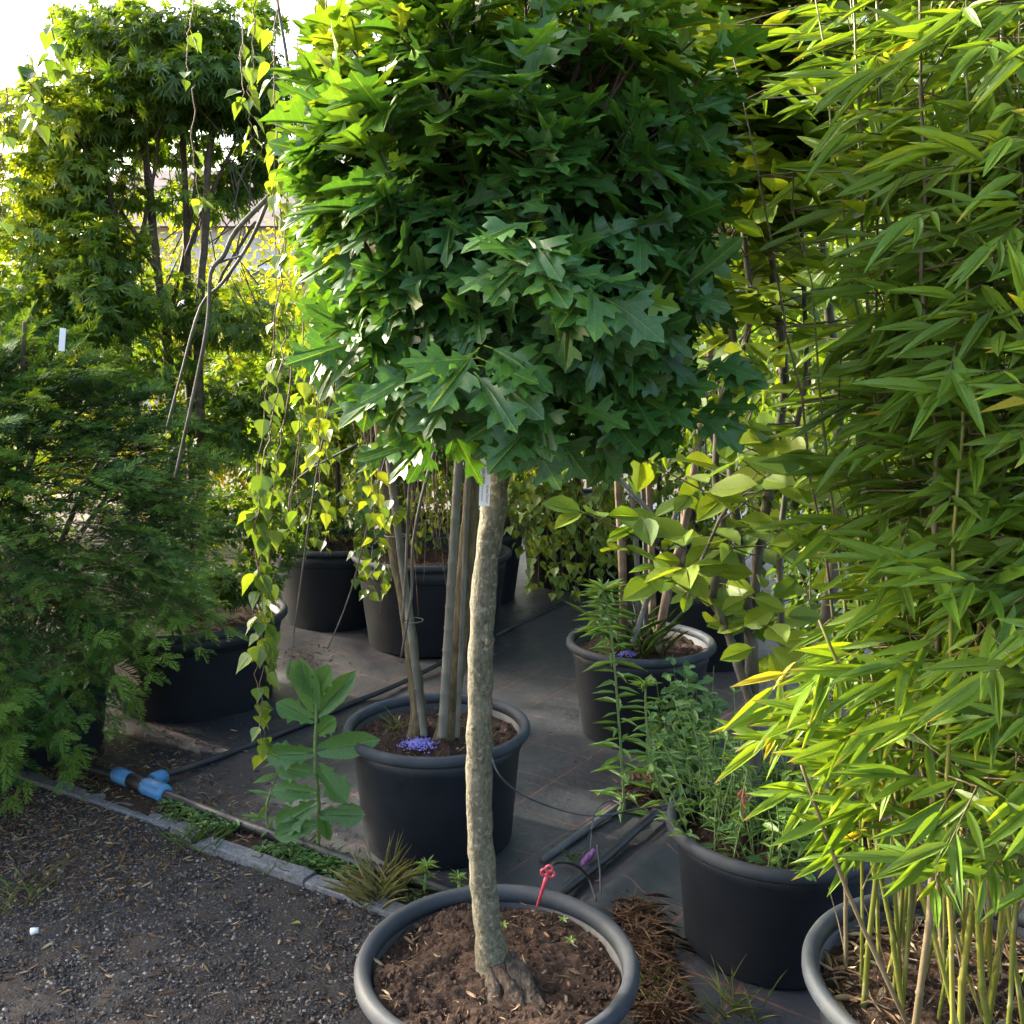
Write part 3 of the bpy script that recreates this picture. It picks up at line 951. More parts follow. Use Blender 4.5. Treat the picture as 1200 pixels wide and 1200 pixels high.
# the low front tuft and a skirt of leaves over the trunk
for (x, y, Y, n_) in ((625, 490, 1.60, 5), (560, 445, 1.58, 6), (640, 465, 1.60, 6), (520, 480, 1.68, 7), (500, 440, 1.62, 6), (440, 400, 1.66, 6), (690, 480, 1.66, 6), (740, 460, 1.66, 6), (800, 470, 1.72, 6),
                      (660, 495, 1.70, 5), (820, 430, 1.70, 6), (760, 500, 1.8, 5), (470, 450, 1.75, 5), (420, 385, 1.70, 5), (515, 500, 1.8, 4), (610, 290, 1.44, 8), (560, 420, 1.47, 8), (620, 300, 1.42, 8), (690, 330, 1.44, 7)):
    c = np.array(at(x, y, Y))
    for j in range(n_):
        a = rng.random() * 6.28
        dirv = unit(np.array([math.cos(a), -0.5 + 0.5 * math.sin(a), -0.35 + 0.25 * rng.normal()]))
        fo.add(c + rng.normal(0, 0.015, 3), dirv, UP * 0.7 + np.array([0, -0.7, 0]) + rng.normal(0, 0.25, 3), 0.095 + 0.03 * rng.random(), 0.15 + 0.35 * rng.random())
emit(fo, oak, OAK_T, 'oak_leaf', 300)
twigs.build('twigs', 'dark_twig', oak, 'stuff')
for i in range(14):
    a = i * 2.4
    e = OC + np.array([math.cos(a) * 0.27, math.sin(a) * 0.25, -0.15 + 0.5 * (i / 13)])
    b = MB()
    s0 = Vector((-0.02, 1.845, 1.42 + 0.015 * i))
    e = Vector(e)
    mid = s0.lerp(e, 0.5) + Vector((0, 0, 0.05))
    b.tube([s0, mid, e, e + (e - s0) * 0.28], [0.011, 0.008, 0.005, 0.003], 6, smooth=3)
    b.build('branch', 'dark_twig', oak)

# hanging price label: strip, tie, bars and printing
lab = thing('plant_label', 'white card label with barcode tied to the oak trunk', 'label', tuple(at(568, 560, 1.795)))
lc = at(568.5, 562, 1.795)
lrot = Matrix.Rotation(R(2.5), 3, 'Y')
lm = MB()
lm.box(lc, (0.0195, 0.0007, 0.098), lrot)
lm.build('card', 'white_card', lab, smooth=False)
def on_label(x, z):
    return lc + lrot @ Vector((x, -0.0006, z))
for i in range(13):
    bm_ = MB()
    bm_.box(on_label(-0.0035, 0.020 - i * 0.0022), (0.0062, 0.0005, random.choice((0.0007, 0.0011, 0.0015))), lrot)
    bm_.build('barcode_bar', 'ink', lab, smooth=False)
def label_text(txt, x, z, size):
    cu = bpy.data.curves.new('printed_text', 'FONT')
    cu.body = txt
    cu.size = size
    cu.extrude = 0.0001
    cu.materials.append(MATS['ink'])
    tmp = bpy.data.objects.new('printed_text', cu)
    COL.objects.link(tmp)
    bpy.context.view_layer.update()
    me = bpy.data.meshes.new_from_object(tmp.evaluated_get(bpy.context.evaluated_depsgraph_get()))
    bpy.data.objects.remove(tmp)
    o = bpy.data.objects.new('printed_text', me)
    COL.objects.link(o)
    o.parent = lab
    # lines run down the strip
    ex = lrot @ Vector((0, 0, -1))
    ez = Vector((0, -1, 0))
    ey = ez.cross(ex)
    mt = Matrix((ex, ey, ez)).transposed().to_4x4()
    mt.translation = on_label(x, z) - world_loc(lab)
    o.matrix_basis = mt
label_text('Green Dwarf', 0.0030, -0.010, 0.0062)
label_text('Quercus palustris', -0.0055, -0.010, 0.0042)
label_text('Quercus', 0.0030, 0.042, 0.0062)
lt = MB()
lt.tube([lc + Vector((0.001, 0, 0.046)), lc + Vector((0.006, 0.0, 0.062)), lc + Vector((0.020, 0.004, 0.066)), lc + Vector((0.040, 0.02, 0.058))], 0.0022, 6, smooth=4)
lt.build('tie', 'pipe_plastic', lab)

# ================================================================== BAMBOO
bam = thing('bamboo', 'tall bushy bamboo with long narrow bright green leaves', 'bamboo', (BAM_C[0], BAM_C[1], 0.32))
fb = Fol()
btw = MB()
def bamboo_spray(tip, d, nl, size, tint, root=None):
    """A short side twig ending in a fan of leaves."""
    d = unit(np.asarray(d, float))
    ln = 0.05 + 0.012 * nl
    b = tip - d * ln
    if root is None:
        root = b - d * 0.08 - UP * 0.012
    btw.tube([Vector(root), Vector(b), Vector(tip)], [0.0019, 0.0014, 0.0010], 4, False)
    side = unit(np.cross(d, UP) + 1e-3)
    for j in range(nl):
        s = 1 if j % 2 else -1
        t = j / max(nl - 1, 1)
        p = b + (tip - b) * t
        dv = unit(d * (0.75 + 0.5 * t) + side * s * (0.85 - 0.5 * t) - UP * rng.uniform(-0.20, 0.62) + rng.normal(0, 0.22, 3))
        nv = UP * 0.6 + d * 0.15 + rng.normal(0, 0.42, 3) + np.array([-0.12, -0.70, 0])
        fb.add(p, dv, nv, size * rng.uniform(0.62, 1.35), tint + 0.22 * rng.random() + (0.5 if rng.random() < 0.03 else 0))
culm_tops = []
for i in range(46):
    a = i * 2.399
    r = 0.245 * math.sqrt((i + 0.5) / 46)
    b = Vector((BAM_C[0] + r * math.cos(a) + random.uniform(-.02, .02), BAM_C[1] + r * math.sin(a) + random.uniform(-.02, .02), 0.315))
    H = random.uniform(1.5, 2.7)
    lean = Vector(((b.x - BAM_C[0]) * 0.7 + random.uniform(-.09, .09), 0.10 + random.uniform(-.05, .12), H))
    r0 = random.choice((0.0036, 0.0045, 0.0055, 0.0068))
    tilt = Vector((random.gauss(0, 0.05), random.gauss(0, 0.04), 0))
    pts, rad = [], []
    nn = int(H / 0.13)
    for k in range(nn):
        t = k / (nn - 1)
        p = b + Vector((lean.x * t * (0.5 + 0.7 * t), lean.y * t * (0.5 + 0.7 * t), H * t))
        q = r0 * (1 - 0.75 * t)
        kink = Vector((random.uniform(-.005, .005), random.uniform(-.005, .005), 0)) + tilt * math.sin(min(1.0, t * H / 1.4) * math.pi)
        for dz, m_ in ((-0.006, 1.0), (0.0, 1.28), (0.005, 0.95)):
            pts.append(p + kink + Vector((0, 0, dz)))
            rad.append(q * m_)
    c = MB()
    c.tube(pts, rad, 8)
    c.build('culm', 'culm' if random.random() < 0.75 else 'culm_dry', bam)
    culm_tops.append((b, lean, H))
    # side twigs from the nodes
    for k in range(3, nn):
        t = k / (nn - 1)
        p = b + Vector((lean.x * t * (0.5 + 0.7 * t), lean.y * t * (0.5 + 0.7 * t), H * t))
        for rep in range(random.choice((2, 3)) if p.z > 1.0 else (2 if p.z > 0.75 else 1)):
            if p.z < 0.72 and random.random() < 0.75:
                continue
            az = random.uniform(0, 6.28)
            if random.random() < 0.45:
                az = random.uniform(2.4, 5.4)
            ln = random.uniform(0.06, 0.22) * (1.2 - 0.3 * t)
            d = np.array([math.cos(az), math.sin(az), random.uniform(-0.15, 0.55)])
            tip = np.array(p) + unit(d) * ln
            tip[1] = max(tip[1], 1.22 + 0.2 * random.random())
            if random.random() < 0.55:
                tip[1] -= random.uniform(0.05, 0.22)
            tip[1] = max(tip[1], 1.20 + 0.1 * random.random())
            edge = 0.52 - 0.09 * max(0, tip[2] - 1.55) + 0.20 * fbm(np.array([[tip[2] * 5, tip[1] * 3, 0.5]]), 2, 44)[0] - 0.06 * random.random() ** 2
            if tip[0] < edge:
                tip[0] = edge + 0.26 * random.random()
                d[0] = -abs(d[0])
            bamboo_spray(tip, d + np.array([-0.35, -0.1, random.uniform(-0.65, 0.25)]), random.randint(4, 7), 0.100, -0.02 + 0.42 * random.random() + 0.22 * max(0, p.z - 1.5), np.array(p))
# sprays that lean out low over the magnolia tub
for (x, y, Y) in ((905, 815, 1.75), (930, 850, 1.72), (900, 870, 1.8), (955, 830, 1.66), (960, 900, 1.70), (930, 925, 1.75), (985, 870, 1.62), (1000, 930, 1.65), (1020, 850, 1.6), (975, 960, 1.72), (1040, 900, 1.6), (990, 1000, 1.74),
                  (1090, 830, 1.5), (1120, 780, 1.45), (1060, 770, 1.5), (1150, 850, 1.5), (1180, 780, 1.45), (1010, 790, 1.6), (970, 790, 1.65)):
    for q in range(2):
        tip = np.array(at(x + random.uniform(-12, 12), y + random.uniform(-12, 12), Y))
        bamboo_spray(tip, np.array([-0.8, -0.35, -0.15]) + rng.normal(0, 0.35, 3), 6, 0.100, 0.32 + 0.35 * random.random())
emit(fb, bam, BAMBOO_T, 'bamboo_leaf', 300)
btw.build('twigs', 'culm_dry', bam, 'stuff')
for k in range(9):
    a = random.uniform(0, 6.28)
    b = Vector((BAM_C[0] + 0.16 * math.cos(a), BAM_C[1] + 0.14 * math.sin(a) - 0.05, 0.32))
    e = b + Vector((random.uniform(-.3, .3), random.uniform(-.1, .15), random.uniform(0.45, 0.8)))
    c = MB()
    c.tube([b, b.lerp(e, 0.5) + Vector((random.uniform(-.02, .02), 0, 0.02)), e], [0.0045, 0.004, 0.003], 7, smooth=5)
    c.build('culm', random.choice(('culm', 'culm_dry')), bam)
sh = MB()
for i in range(150):   # papery sheaths and thin dead twigs round the canes
    b, l, H = random.choice(culm_tops)
    t = random.random() ** 1.5
    p = b + Vector((l.x * t, l.y * t, H * t))
    a = random.uniform(0, 6.28)
    sh.tube([p, p + Vector((math.cos(a) * 0.02, math.sin(a) * 0.02, 0.05)), p + Vector((math.cos(a) * 0.05, math.sin(a) * 0.05, 0.11))], [0.0016, 0.0013, 0.0008], 4, False)
sh.build('sheaths', 'culm_dry', bam, 'stuff')

# ================================================================== WEEPING BIRCH (double stem, middle tub)
bir = thing('weeping_birch', 'weeping birch with two slanting stems and hanging strands of heart-shaped leaves', 'tree', (BIR_C[0], BIR_C[1], 0.34))
def stem(parent, pts, radii, mat, name='stem', n=10, amp=0.006):
    b = MB()
    P, Q = catmull([Vector(p) for p in pts], radii, 6)
    b.tube(P, Q, n)
    v = np.array(b.v)
    v += (np.column_stack([fbm(v * 20, 2, 3), fbm(v * 20, 2, 6), fbm(v * 20, 2, 9)]) - 0.5) * 2 * amp
    b.v = [tuple(q) for q in v]
    return b.build(name, mat, parent)
stem(bir, [at(488, 866, 3.06), at(490, 845, 3.06), at(487, 800, 3.07), at(476, 720, 3.08), at(462, 640, 3.08), at(450, 560, 3.08), at(444, 470, 3.1), at(440, 380, 3.12), at(450, 250, 3.15), at(470, 120, 3.2)],
     [0.036, 0.028, 0.024, 0.022, 0.021, 0.020, 0.019, 0.017, 0.013, 0.009], 'brown_bark', 'trunk')
stem(bir, [at(520, 872, 3.02), at(524, 850, 3.02), at(531, 800, 3.02), at(541, 720, 3.03), at(548, 640, 3.03), at(554, 560, 3.04), at(560, 440, 3.05), at(570, 300, 3.06), at(590, 120, 3.1)],
     [0.044, 0.034, 0.030, 0.029, 0.027, 0.025, 0.023, 0.019, 0.012], 'brown_bark', 'trunk')
birch_leaf = Fol()
btwigs = MB()
def strand(fol, tw, pts, dens, size, start=0.0, tint=(0.15, 0.5), r=0.0016):
    """A drooping twig with alternate hanging leaves."""
    P, _ = catmull([Vector(p) for p in pts], [1] * len(pts), 8)
    P = [p + Vector((random.uniform(-.006, .006), random.uniform(-.006, .006), 0)) for p in P]
    n = len(P)
    tw.tube(P, [r * (1.25 - 0.7 * i / n) for i in range(n)], 5, False)
    A = np.array([tuple(p) for p in P])
    seg = np.linalg.norm(np.diff(A, axis=0), axis=1)
    cum = np.concatenate([[0], np.cumsum(seg)])
    m = max(1, int(cum[-1] * (1 - start) * dens))
    for s in np.sort(rng.uniform(start * cum[-1], cum[-1], m)):
        p = np.array([np.interp(s, cum, A[:, i]) for i in range(3)])
        a = rng.random() * 6.28
        d = unit(np.array([math.cos(a) * 0.75, math.sin(a) * 0.75, -0.85 + 0.3 * rng.normal()]))
        nv = np.array([math.cos(a) * 0.6, math.sin(a) * 0.6, 0.75]) + rng.normal(0, 0.3, 3)
        fol.add(p, d, nv, size * rng.uniform(0.7, 1.2), tint[0] + (tint[1]) * rng.random())
def px_strand(fol, tw, pix, Y, dens, size, start=0.0, tint=(0.15, 0.5), r=0.0016, dY=0.0):
    n = len(pix)
    strand(fol, tw, [at(x, y, Y + dY * i / max(n - 1, 1)) for i, (x, y) in enumerate(pix)], dens, size, start, tint, r)
# the long front strand and its neighbours
px_strand(birch_leaf, btwigs, [(330, -40), (322, 60), (326, 180), (332, 300), (318, 420), (304, 540), (303, 640), (309, 740), (306, 820), (312, 885)], 2.62, 30, 0.050, 0.05, dY=-0.12)
px_strand(birch_leaf, btwigs, [(335, 380), (322, 470), (306, 560), (300, 640), (306, 720), (300, 790), (308, 870)], 2.55, 42, 0.056, 0.25, dY=-0.05)
px_strand(birch_leaf, btwigs, [(345, 400), (328, 520), (318, 600), (315, 700), (310, 800)], 2.58, 38, 0.052, 0.3)
px_strand(birch_leaf, btwigs, [(232, -20), (222, 40), (218, 90)], 2.9, 26, 0.045, 0.3)
px_strand(birch_leaf, btwigs, [(228, 100), (226, 170), (234, 250), (232, 285)], 2.9, 20, 0.045, 0.3)
px_strand(birch_leaf, btwigs, [(300, -30), (296, 60), (290, 120), (296, 165)], 2.7, 45, 0.045, 0.2)
px_strand(birch_leaf, btwigs, [(285, -20), (283, 60), (285, 130)], 2.75, 30, 0.045, 0.2)
px_strand(birch_leaf, btwigs, [(62, 20), (64, 60), (70, 85)], 2.6, 60, 0.048, 0.0, (0.0, 0.4))
px_strand(birch_leaf, btwigs, [(30, 50), (34, 100), (40, 140)], 2.6, 60, 0.048, 0.0, (0.0, 0.4))
px_strand(birch_leaf, btwigs, [(8, 100), (4, 180), (2, 260)], 2.6, 14, 0.045, 0.0, (0.0, 0.4))
for k in range(22):
    x = random.uniform(318, 470)
    y0 = random.uniform(-30, 220)
    y1 = random.uniform(380, 640) if x > 340 else random.uniform(300, 520)
    Y = random.uniform(2.55, 3.1)
    px_strand(birch_leaf, btwigs, [(x, y0), (x + random.uniform(-15, 15), (y0 + y1) / 2), (x + random.uniform(-22, 22), y1)], Y, 24, 0.046, 0.1, (0.20, 0.6))
px_strand(birch_leaf, btwigs, [(365, 380), (372, 460), (374, 530)], 2.5, 45, 0.055, 0.2, (0.55, 0.45))
px_strand(birch_leaf, btwigs, [(410, 420), (425, 500), (440, 590), (435, 660)], 2.7, 28, 0.052, 0.1, (0.5, 0.5))
for k in range(22):
    x = random.uniform(330, 900)
    y0 = random.uniform(-120, -30)
    Y = random.uniform(2.5, 3.2)
    px_strand(birch_leaf, btwigs, [(x, y0), (x + random.uniform(-8, 8), y0 + 70), (x + random.uniform(-12, 12), y0 + random.uniform(90, 190))], Y, 34, 0.048, 0.0, (0.35, 0.55))
for k in range(16):   # strands behind the clipped crown, seen through its gaps
    x = random.uniform(480, 860)
    y0, y1 = random.uniform(80, 260), random.uniform(430, 560)
    px_strand(birch_leaf, btwigs, [(x, y0), (x + random.uniform(-20, 20), (y0 + y1) / 2), (x + random.uniform(-15, 15), y1)], random.uniform(2.8, 3.3), 24, 0.048, 0.1, (0.3, 0.6))
emit(birch_leaf, bir, BIRCH_T, 'birch_leaf', 300)
btwigs.build('twigs', 'red_twig', bir, 'stuff')
for pix, Y, r in (([(350, 190), (320, 225), (277, 270), (262, 300), (247, 320), (243, 380), (225, 470), (205, 560)], 2.8, 0.008), ([(318, 225), (295, 280), (262, 330), (235, 360), (212, 440), (196, 500)], 2.85, 0.006),
                  ([(430, 300), (400, 200), (350, 140), (335, 60), (320, -30)], 2.9, 0.007), ([(247, 312), (262, 306), (282, 300)], 2.8, 0.004), ([(450, 280), (420, 330), (398, 420), (370, 560), (350, 700), (338, 790)], 2.8, 0.0035), ([(470, 480), (445, 560), (412, 690), (384, 760)], 3.0, 0.0035),
                  ([(490, 520), (480, 570), (476, 660), (472, 730)], 2.85, 0.0055), ([(512, 520), (495, 580), (484, 640), (482, 700), (470, 770)], 2.86, 0.006), ([(420, 520), (350, 560), (338, 600)], 2.9, 0.004)):
    b = MB()
    P = [at(x, y, Y) for x, y in pix]
    b.tube(P, [r * (1 - 0.5 * i / len(P)) for i in range(len(P))], 7, smooth=4)
    b.build('branch', 'grey_bark', bir)
# long bare hanging twigs under the crown
ht = MB()
for k in range(16):
    x = random.uniform(480, 530)
    y0 = random.uniform(470, 560)
    y1 = random.uniform(600, 730)
    ht.tube([at(x, y0, 2.9), at(x + random.uniform(-8, 8), (y0 + y1) / 2, 2.9), at(x + random.uniform(-14, 14), y1, 2.9)], [0.0015, 0.0012, 0.0006], 4, False, smooth=3)
ht.build('dry_twigs', 'red_twig', bir, 'stuff')
# support canes
def cane(label, pix, Y, r=0.011):
    b = MB()
    P = [at(x, y, Y) for x, y in pix]
    pp, rr = [], []
    for i in range(15):
        t = i / 14
        q = P[0].lerp(P[1], t)
        dd = (P[1] - P[0]).normalized()
        pp += [q - dd * 0.006, q, q + dd * 0.006]
        rr += [r, r * 1.14, r]
    b.tube(pp, rr, 10)
    o = b.build('support_cane', 'cane', None)
    return tag(o, label, 'cane', 'canes staking the young stems')
cane('grey cane tied to the slanting thinner birch stem', [(497, 860), (447, 470)], 3.02, 0.012)
cane('pale cane upright beside the thicker birch stem', [(518, 862), (540, 500)], 2.94, 0.014)
cane('thin dark cane touching the thicker birch stem', [(536, 862), (552, 480)], 2.97, 0.008)
for (x, y, Y, lb) in ((460, 628, 3.04, 'upper'), (480, 728, 3.03, 'lower')):
    b = MB()
    c = at(x, y, Y)
    b.lathe([(0.034, -0.0025), (0.036, 0), (0.034, 0.0025), (0.032, 0)], (c.x + 0.008, c.y + 0.01, c.z), 20, closed=True)
    tag(b.build('wire_tie', 'cane', None), lb + ' wire loop tying the grey cane to the thinner birch stem', 'tie', 'wire ties on the birch')

# ================================================================== MAGNOLIA
mag = thing('magnolia', 'grey-stemmed magnolia with large smooth leaves growing from the weedy tub', 'tree', (MAG_C[0], MAG_C[1], 0.29))
fm = Fol()
mtw = MB()
mag_limbs = [
    ([(884, 950), (882, 860), (880, 760), (868, 660), (858, 560), (862, 450), (852, 330), (838, 180), (842, 20), (850, -120)], 2.50, [0.022, 0.019, 0.018, 0.015, 0.013, 0.011, 0.010, 0.008, 0.006, 0.004]),
    ([(882, 830), (862, 770), (835, 700), (800, 665), (770, 640)], 2.48, [0.013, 0.012, 0.010, 0.008, 0.005]),
    ([(880, 740), (890, 640), (903, 560), (920, 440), (905, 300), (925, 160), (930, 0), (935, -100)], 2.52, [0.016, 0.014, 0.013, 0.011, 0.009, 0.007, 0.005, 0.004]),
    ([(835, 700), (846, 620), (838, 560), (846, 470), (878, 380), (872, 250), (890, 100), (880, -60)], 2.44, [0.010, 0.010, 0.009, 0.009, 0.008, 0.006, 0.005, 0.003]),
    ([(930, 950), (950, 800), (972, 700), (985, 560), (975, 400), (960, 240), (965, 60)], 2.6, [0.024, 0.021, 0.018, 0.015, 0.012, 0.008, 0.005]),
    ([(918, 880), (917, 760), (914, 640), (930, 520), (945, 420), (940, 250), (950, 90)], 2.42, [0.009, 0.008, 0.008, 0.007, 0.006, 0.005, 0.003]),
    ([(858, 560), (820, 480), (805, 420), (815, 300), (800, 150), (805, 0)], 2.56, [0.010, 0.008, 0.007, 0.006, 0.005, 0.003]),
    ([(805, 700), (825, 650), (850, 600), (880, 575), (930, 545)], 2.36, [0.004, 0.004, 0.004, 0.003, 0.002]),
]
for pix, Y, rad in mag_limbs:
    stem(mag, [at(x, y, Y) for x, y in pix], rad, 'grey_bark', 'limb', 9, 0.004)
    P, _ = catmull([at(x, y, Y) for x, y in pix], rad, 8)
    for p in P:
        zz = p.z
        k = 8 if zz > 1.9 else (2 if zz > 1.62 else (1 if random.random() < 0.45 and zz > 0.8 else 0))
        for j in range(k):
            a = rng.random() * 6.28
            ln = rng.uniform(0.03, 0.22)
            tip = np.array(p) + np.array([math.cos(a) * ln, math.sin(a) * ln, rng.uniform(-0.02, 0.12)])
            mtw.tube([p, Vector(tip)], [0.0025, 0.0012], 4, False)
            for q in range(rng.integers(1, 4)):
                b2 = rng.random() * 6.28
                d = unit(np.array([math.cos(b2), math.sin(b2) - 0.3, rng.uniform(-0.6, 0.3)]))
                fm.add(tip, d, UP * 0.7 + np.array([0, -0.4, 0]) + rng.normal(0, 0.3, 3), rng.uniform(0.07, 0.135), 0.30 + 0.6 * rng.random())
for (x, y, Y, s, dx, dz) in ((800, 660, 2.4, 0.07, -0.8, 0.3), (815, 670, 2.4, 0.07, 0.9, 0.1), (806, 668, 2.38, 0.08, 0.5, -0.7), (830, 668, 2.4, 0.10, 1, 0.0), (808, 690, 2.38, 0.055, -0.3, -1), (885, 758, 2.3, 0.085, -1, -0.2), (900, 757, 2.3, 0.10, 0.8, -0.5),
                             (905, 750, 2.32, 0.09, 0.9, 0.1), (900, 765, 2.3, 0.08, 0.4, -0.9), (880, 700, 2.3, 0.08, 0.6, -0.2), (875, 700, 2.35, 0.075, -0.6, -0.2), (850, 560, 2.35, 0.09, 0.7, 0.1), (840, 545, 2.4, 0.085, -0.8, 0.2), (880, 520, 2.35, 0.09, 0.5, -0.3), (865, 610, 2.4, 0.08, 0.9, 0.1)):
    fm.add(np.array(at(x, y, Y)), np.array([dx, -0.35, dz]), UP * 0.6 + np.array([0, -0.75, 0]), s, 0.55 + 0.35 * random.random())
emit(fm, mag, OVAL_T, 'magnolia_leaf', 300)
mtw.build('twigs', 'dark_twig', mag, 'stuff')

# ================================================================== TUB OF BUNDLED STEMS
mst = thing('multi_stem_tree', 'young tree of bundled straight tan stems with crossing canes', 'tree', (STEM_C[0], STEM_C[1], 0.36))
for pix, Y, r, mt in (([(731, 756), (729, 660), (724, 560), (722, 440), (715, 250)], 3.95, 0.019, 'tan_bark'), ([(770, 764), (781, 700), (797, 640), (812, 560), (830, 430), (850, 250)], 3.9, 0.020, 'tan_bark'),
                      ([(764, 745), (764, 660), (760, 560), (765, 430), (760, 250)], 4.05, 0.017, 'tan_bark'), ([(748, 752), (746, 650), (738, 540), (735, 420), (745, 250)], 3.92, 0.012, 'grey_bark'),
                      ([(757, 756), (756, 640), (754, 520), (772, 400), (790, 250)], 3.95, 0.012, 'grey_bark'), ([(805, 560), (800, 640), (790, 690)], 4.1, 0.022, 'tan_bark')):
    n_ = len(pix)
    stem(mst, [at(x, y, Y) for x, y in pix], [r * (1 - 0.45 * i / n_) for i in range(n_)], mt, 'stem', 9, 0.004)
for lb, pix, r in (('grey cane leaning steeply across the bundled tan stems', [(742, 752), (806, 560)], 0.011), ('thin pale cane slanting low across the bundled tan stems', [(668, 500), (800, 640)], 0.009)):
    cane(lb, pix, 3.82, r)
fs = Fol()
for k in range(260):
    c = np.array(at(random.uniform(640, 900), random.uniform(60, 560), random.uniform(3.7, 4.5)))
    for j in range(5):
        d = unit(rng.normal(0, 1, 3) + np.array([0, -0.3, -0.4]))
        fs.add(c + rng.normal(0, 0.05, 3), d, UP * 0.7 + np.array([0, -0.3, 0]) + rng.normal(0, 0.3, 3), rng.uniform(0.05, 0.085), 0.1 + 0.55 * rng.random())
emit(fs, mst, OVAL_T, 'shrub_leaf', 60)
stw = MB()
for k in range(60):
    p = at(random.uniform(680, 880), random.uniform(250, 560), random.uniform(3.7, 4.4))
    stw.tube([p, p + Vector((random.uniform(-.15, .15), random.uniform(-.1, .1), random.uniform(0.1, 0.35)))], [0.004, 0.002], 5, False)
stw.build('twigs', 'dark_twig', mst, 'stuff')

# ================================================================== YEW
yew = thing('yew_bush', 'broad dark green yew bush with feathery lighter shoot tips', 'bush', (YEW_C[0], YEW_C[1], 0.35))
fy = Fol()
ytw = MB()
YC, YR = np.array([-2.12, 3.72, 0.88]), np.array([0.86, 0.85, 0.86])
def yew_bough(c, out, ln, tint):
    d = unit(out * 0.8 + np.array([0, 0, 0.12]) + rng.normal(0, 0.22, 3))
    n = 6
    P = [c + d * ln * t + np.array([0, 0, -0.30 * ln * t * t]) for t in np.linspace(0, 1, n)]
    ytw.tube([Vector(p) for p in P], [0.003 * (1 - 0.7 * i / n) for i in range(n)], 4, False)
    nv = unit(UP + d * 0.35 + rng.normal(0, 0.2, 3))
    side = unit(np.cross(nv, d))
    for i in range(1, n):
        for s in (-1, 1):
            if rng.random() < 0.12:
                continue
            t = i / (n - 1)
            dd = unit(d * 0.75 + side * s * 0.8 - UP * 0.18 + rng.normal(0, 0.12, 3))
            fy.add(P[i], dd, nv + rng.normal(0, 0.15, 3), rng.uniform(0.065, 0.105) * (1.1 - 0.35 * t), tint - 0.08 + 0.40 * t * t + 0.30 * rng.random() * t)
    fy.add(P[-1], d - UP * 0.3, nv, rng.uniform(0.06, 0.09), tint + 0.5)
for k in range(3000):
    d = unit(rng.normal(0, 1, 3))
    if d[1] > 0.45 or (d[2] < -0.85):
        continue
    lump = 0.82 + 0.36 * fbm((d * 2.6 + 9)[None], 2, 55)[0]
    c = YC + d * YR * lump * (0.80, 0.88, 0.72, 0.55)[k % 4]
    if c[2] < 0.16 or (c[2] < 0.62 and c[0] > -1.62 - 0.5 * (0.62 - c[2])):
        continue
    yew_bough(c, d * np.array([1, 1, 0.75]) + np.array([0.12, -0.15, 0]), rng.uniform(0.20, 0.34), (0.18, 0.28, 0.10, 0.0)[k % 4] + 0.40 * rng.random() ** 2)
emit(fy, yew, YEW_T, 'yew_needle', 300, leaf='needle_spray', cell=12, cover_max=3)
ytw.build('twigs', 'dark_twig', yew, 'stuff')
for i in range(7):
    a = i * 0.9
    b = MB()
    s0 = Vector((YEW_C[0] + 0.03 * math.cos(a), YEW_C[1] + 0.03 * math.sin(a), 0.33))
    e = Vector((YEW_C[0] + 0.45 * math.cos(a), YEW_C[1] + 0.4 * math.sin(a), 1.1 + 0.1 * i))
    b.tube([s0, s0.lerp(e, 0.5) + Vector((0, 0, 0.1)), e], [0.022, 0.014, 0.006], 7, smooth=4)
    b.build('branch', 'dark_twig', yew)
dv_, dt_, du_ = YEW_T[0]
dead = link('dead_spray', np_mesh('dead_spray', dv_ * 0.09, dt_, 'dry_leaf', uv=du_), yew)
dead.location = at(134, 780, 3.0) - world_loc(yew)
dead.rotation_euler = (R(60), R(20), R(-10))
dead['tint'] = 0.5

# ================================================================== JAPANESE MAPLE (upper canopy behind the yew)
mp_ = thing('japanese_maple', 'many-stemmed maple with dense small palmate leaves and dark crown', 'tree', (MAP_C[0], MAP_C[1], 0.38))
for pix, Y, r in (([(215, 730), (205, 560), (195, 390), (185, 320), (175, 230), (168, 150), (160, 60)], 4.45, 0.028), ([(225, 730), (224, 520), (219, 390), (219, 300), (216, 200), (210, 80)], 4.5, 0.024), ([(232, 730), (235, 520), (232, 390), (240, 280), (245, 180), (262, 80)], 4.4, 0.026),
                  ([(200, 730), (165, 520), (148, 390), (140, 300), (128, 220), (100, 130)], 4.35, 0.022), ([(190, 730), (130, 520), (112, 390), (100, 320), (70, 260)], 4.3, 0.02), ([(185, 320), (150, 260), (110, 200)], 4.4, 0.012), ([(219, 300), (250, 220), (290, 140)], 4.45, 0.012),
                  ([(195, 390), (215, 300), (230, 200), (225, 120)], 4.5, 0.012), ([(148, 390), (160, 300), (180, 210), (190, 130)], 4.4, 0.012), ([(232, 390), (262, 320), (300, 260)], 4.45, 0.010)):
    n_ = len(pix)
    stem(mp_, [at(x, y, Y) for x, y in pix], [r * (1 - 0.65 * i / n_) for i in range(n_)], 'dark_twig', 'stem', 8, 0.006)
fmp = Fol()
def maple_layer(px, py, Y, rx, ry, rz, n, tint, size=0.055):
    c = np.array(at(px, py, Y))
    q = ball(n * 2, 0.4) * np.array([rx, ry, rz])
    keep = fbm(q * np.array([5, 5, 9]) + c, 2, 15) > 0.46
    q = q[keep][:n]
    m_ = len(q)
    out = unit(q / np.array([rx, ry, rz]))
    d = unit(out * 0.7 + rnd(m_, 0.6) - UP * 0.55)
    nv = UP * 0.9 + out * 0.3 + rnd(m_, 0.35)
    fmp.add(c + q, d, nv, size * (0.7 + 0.5 * rng.random(m_)), tint + 0.18 + 0.4 * rng.random(m_) ** 1.5 + 0.12 * q[:, 2] / rz)
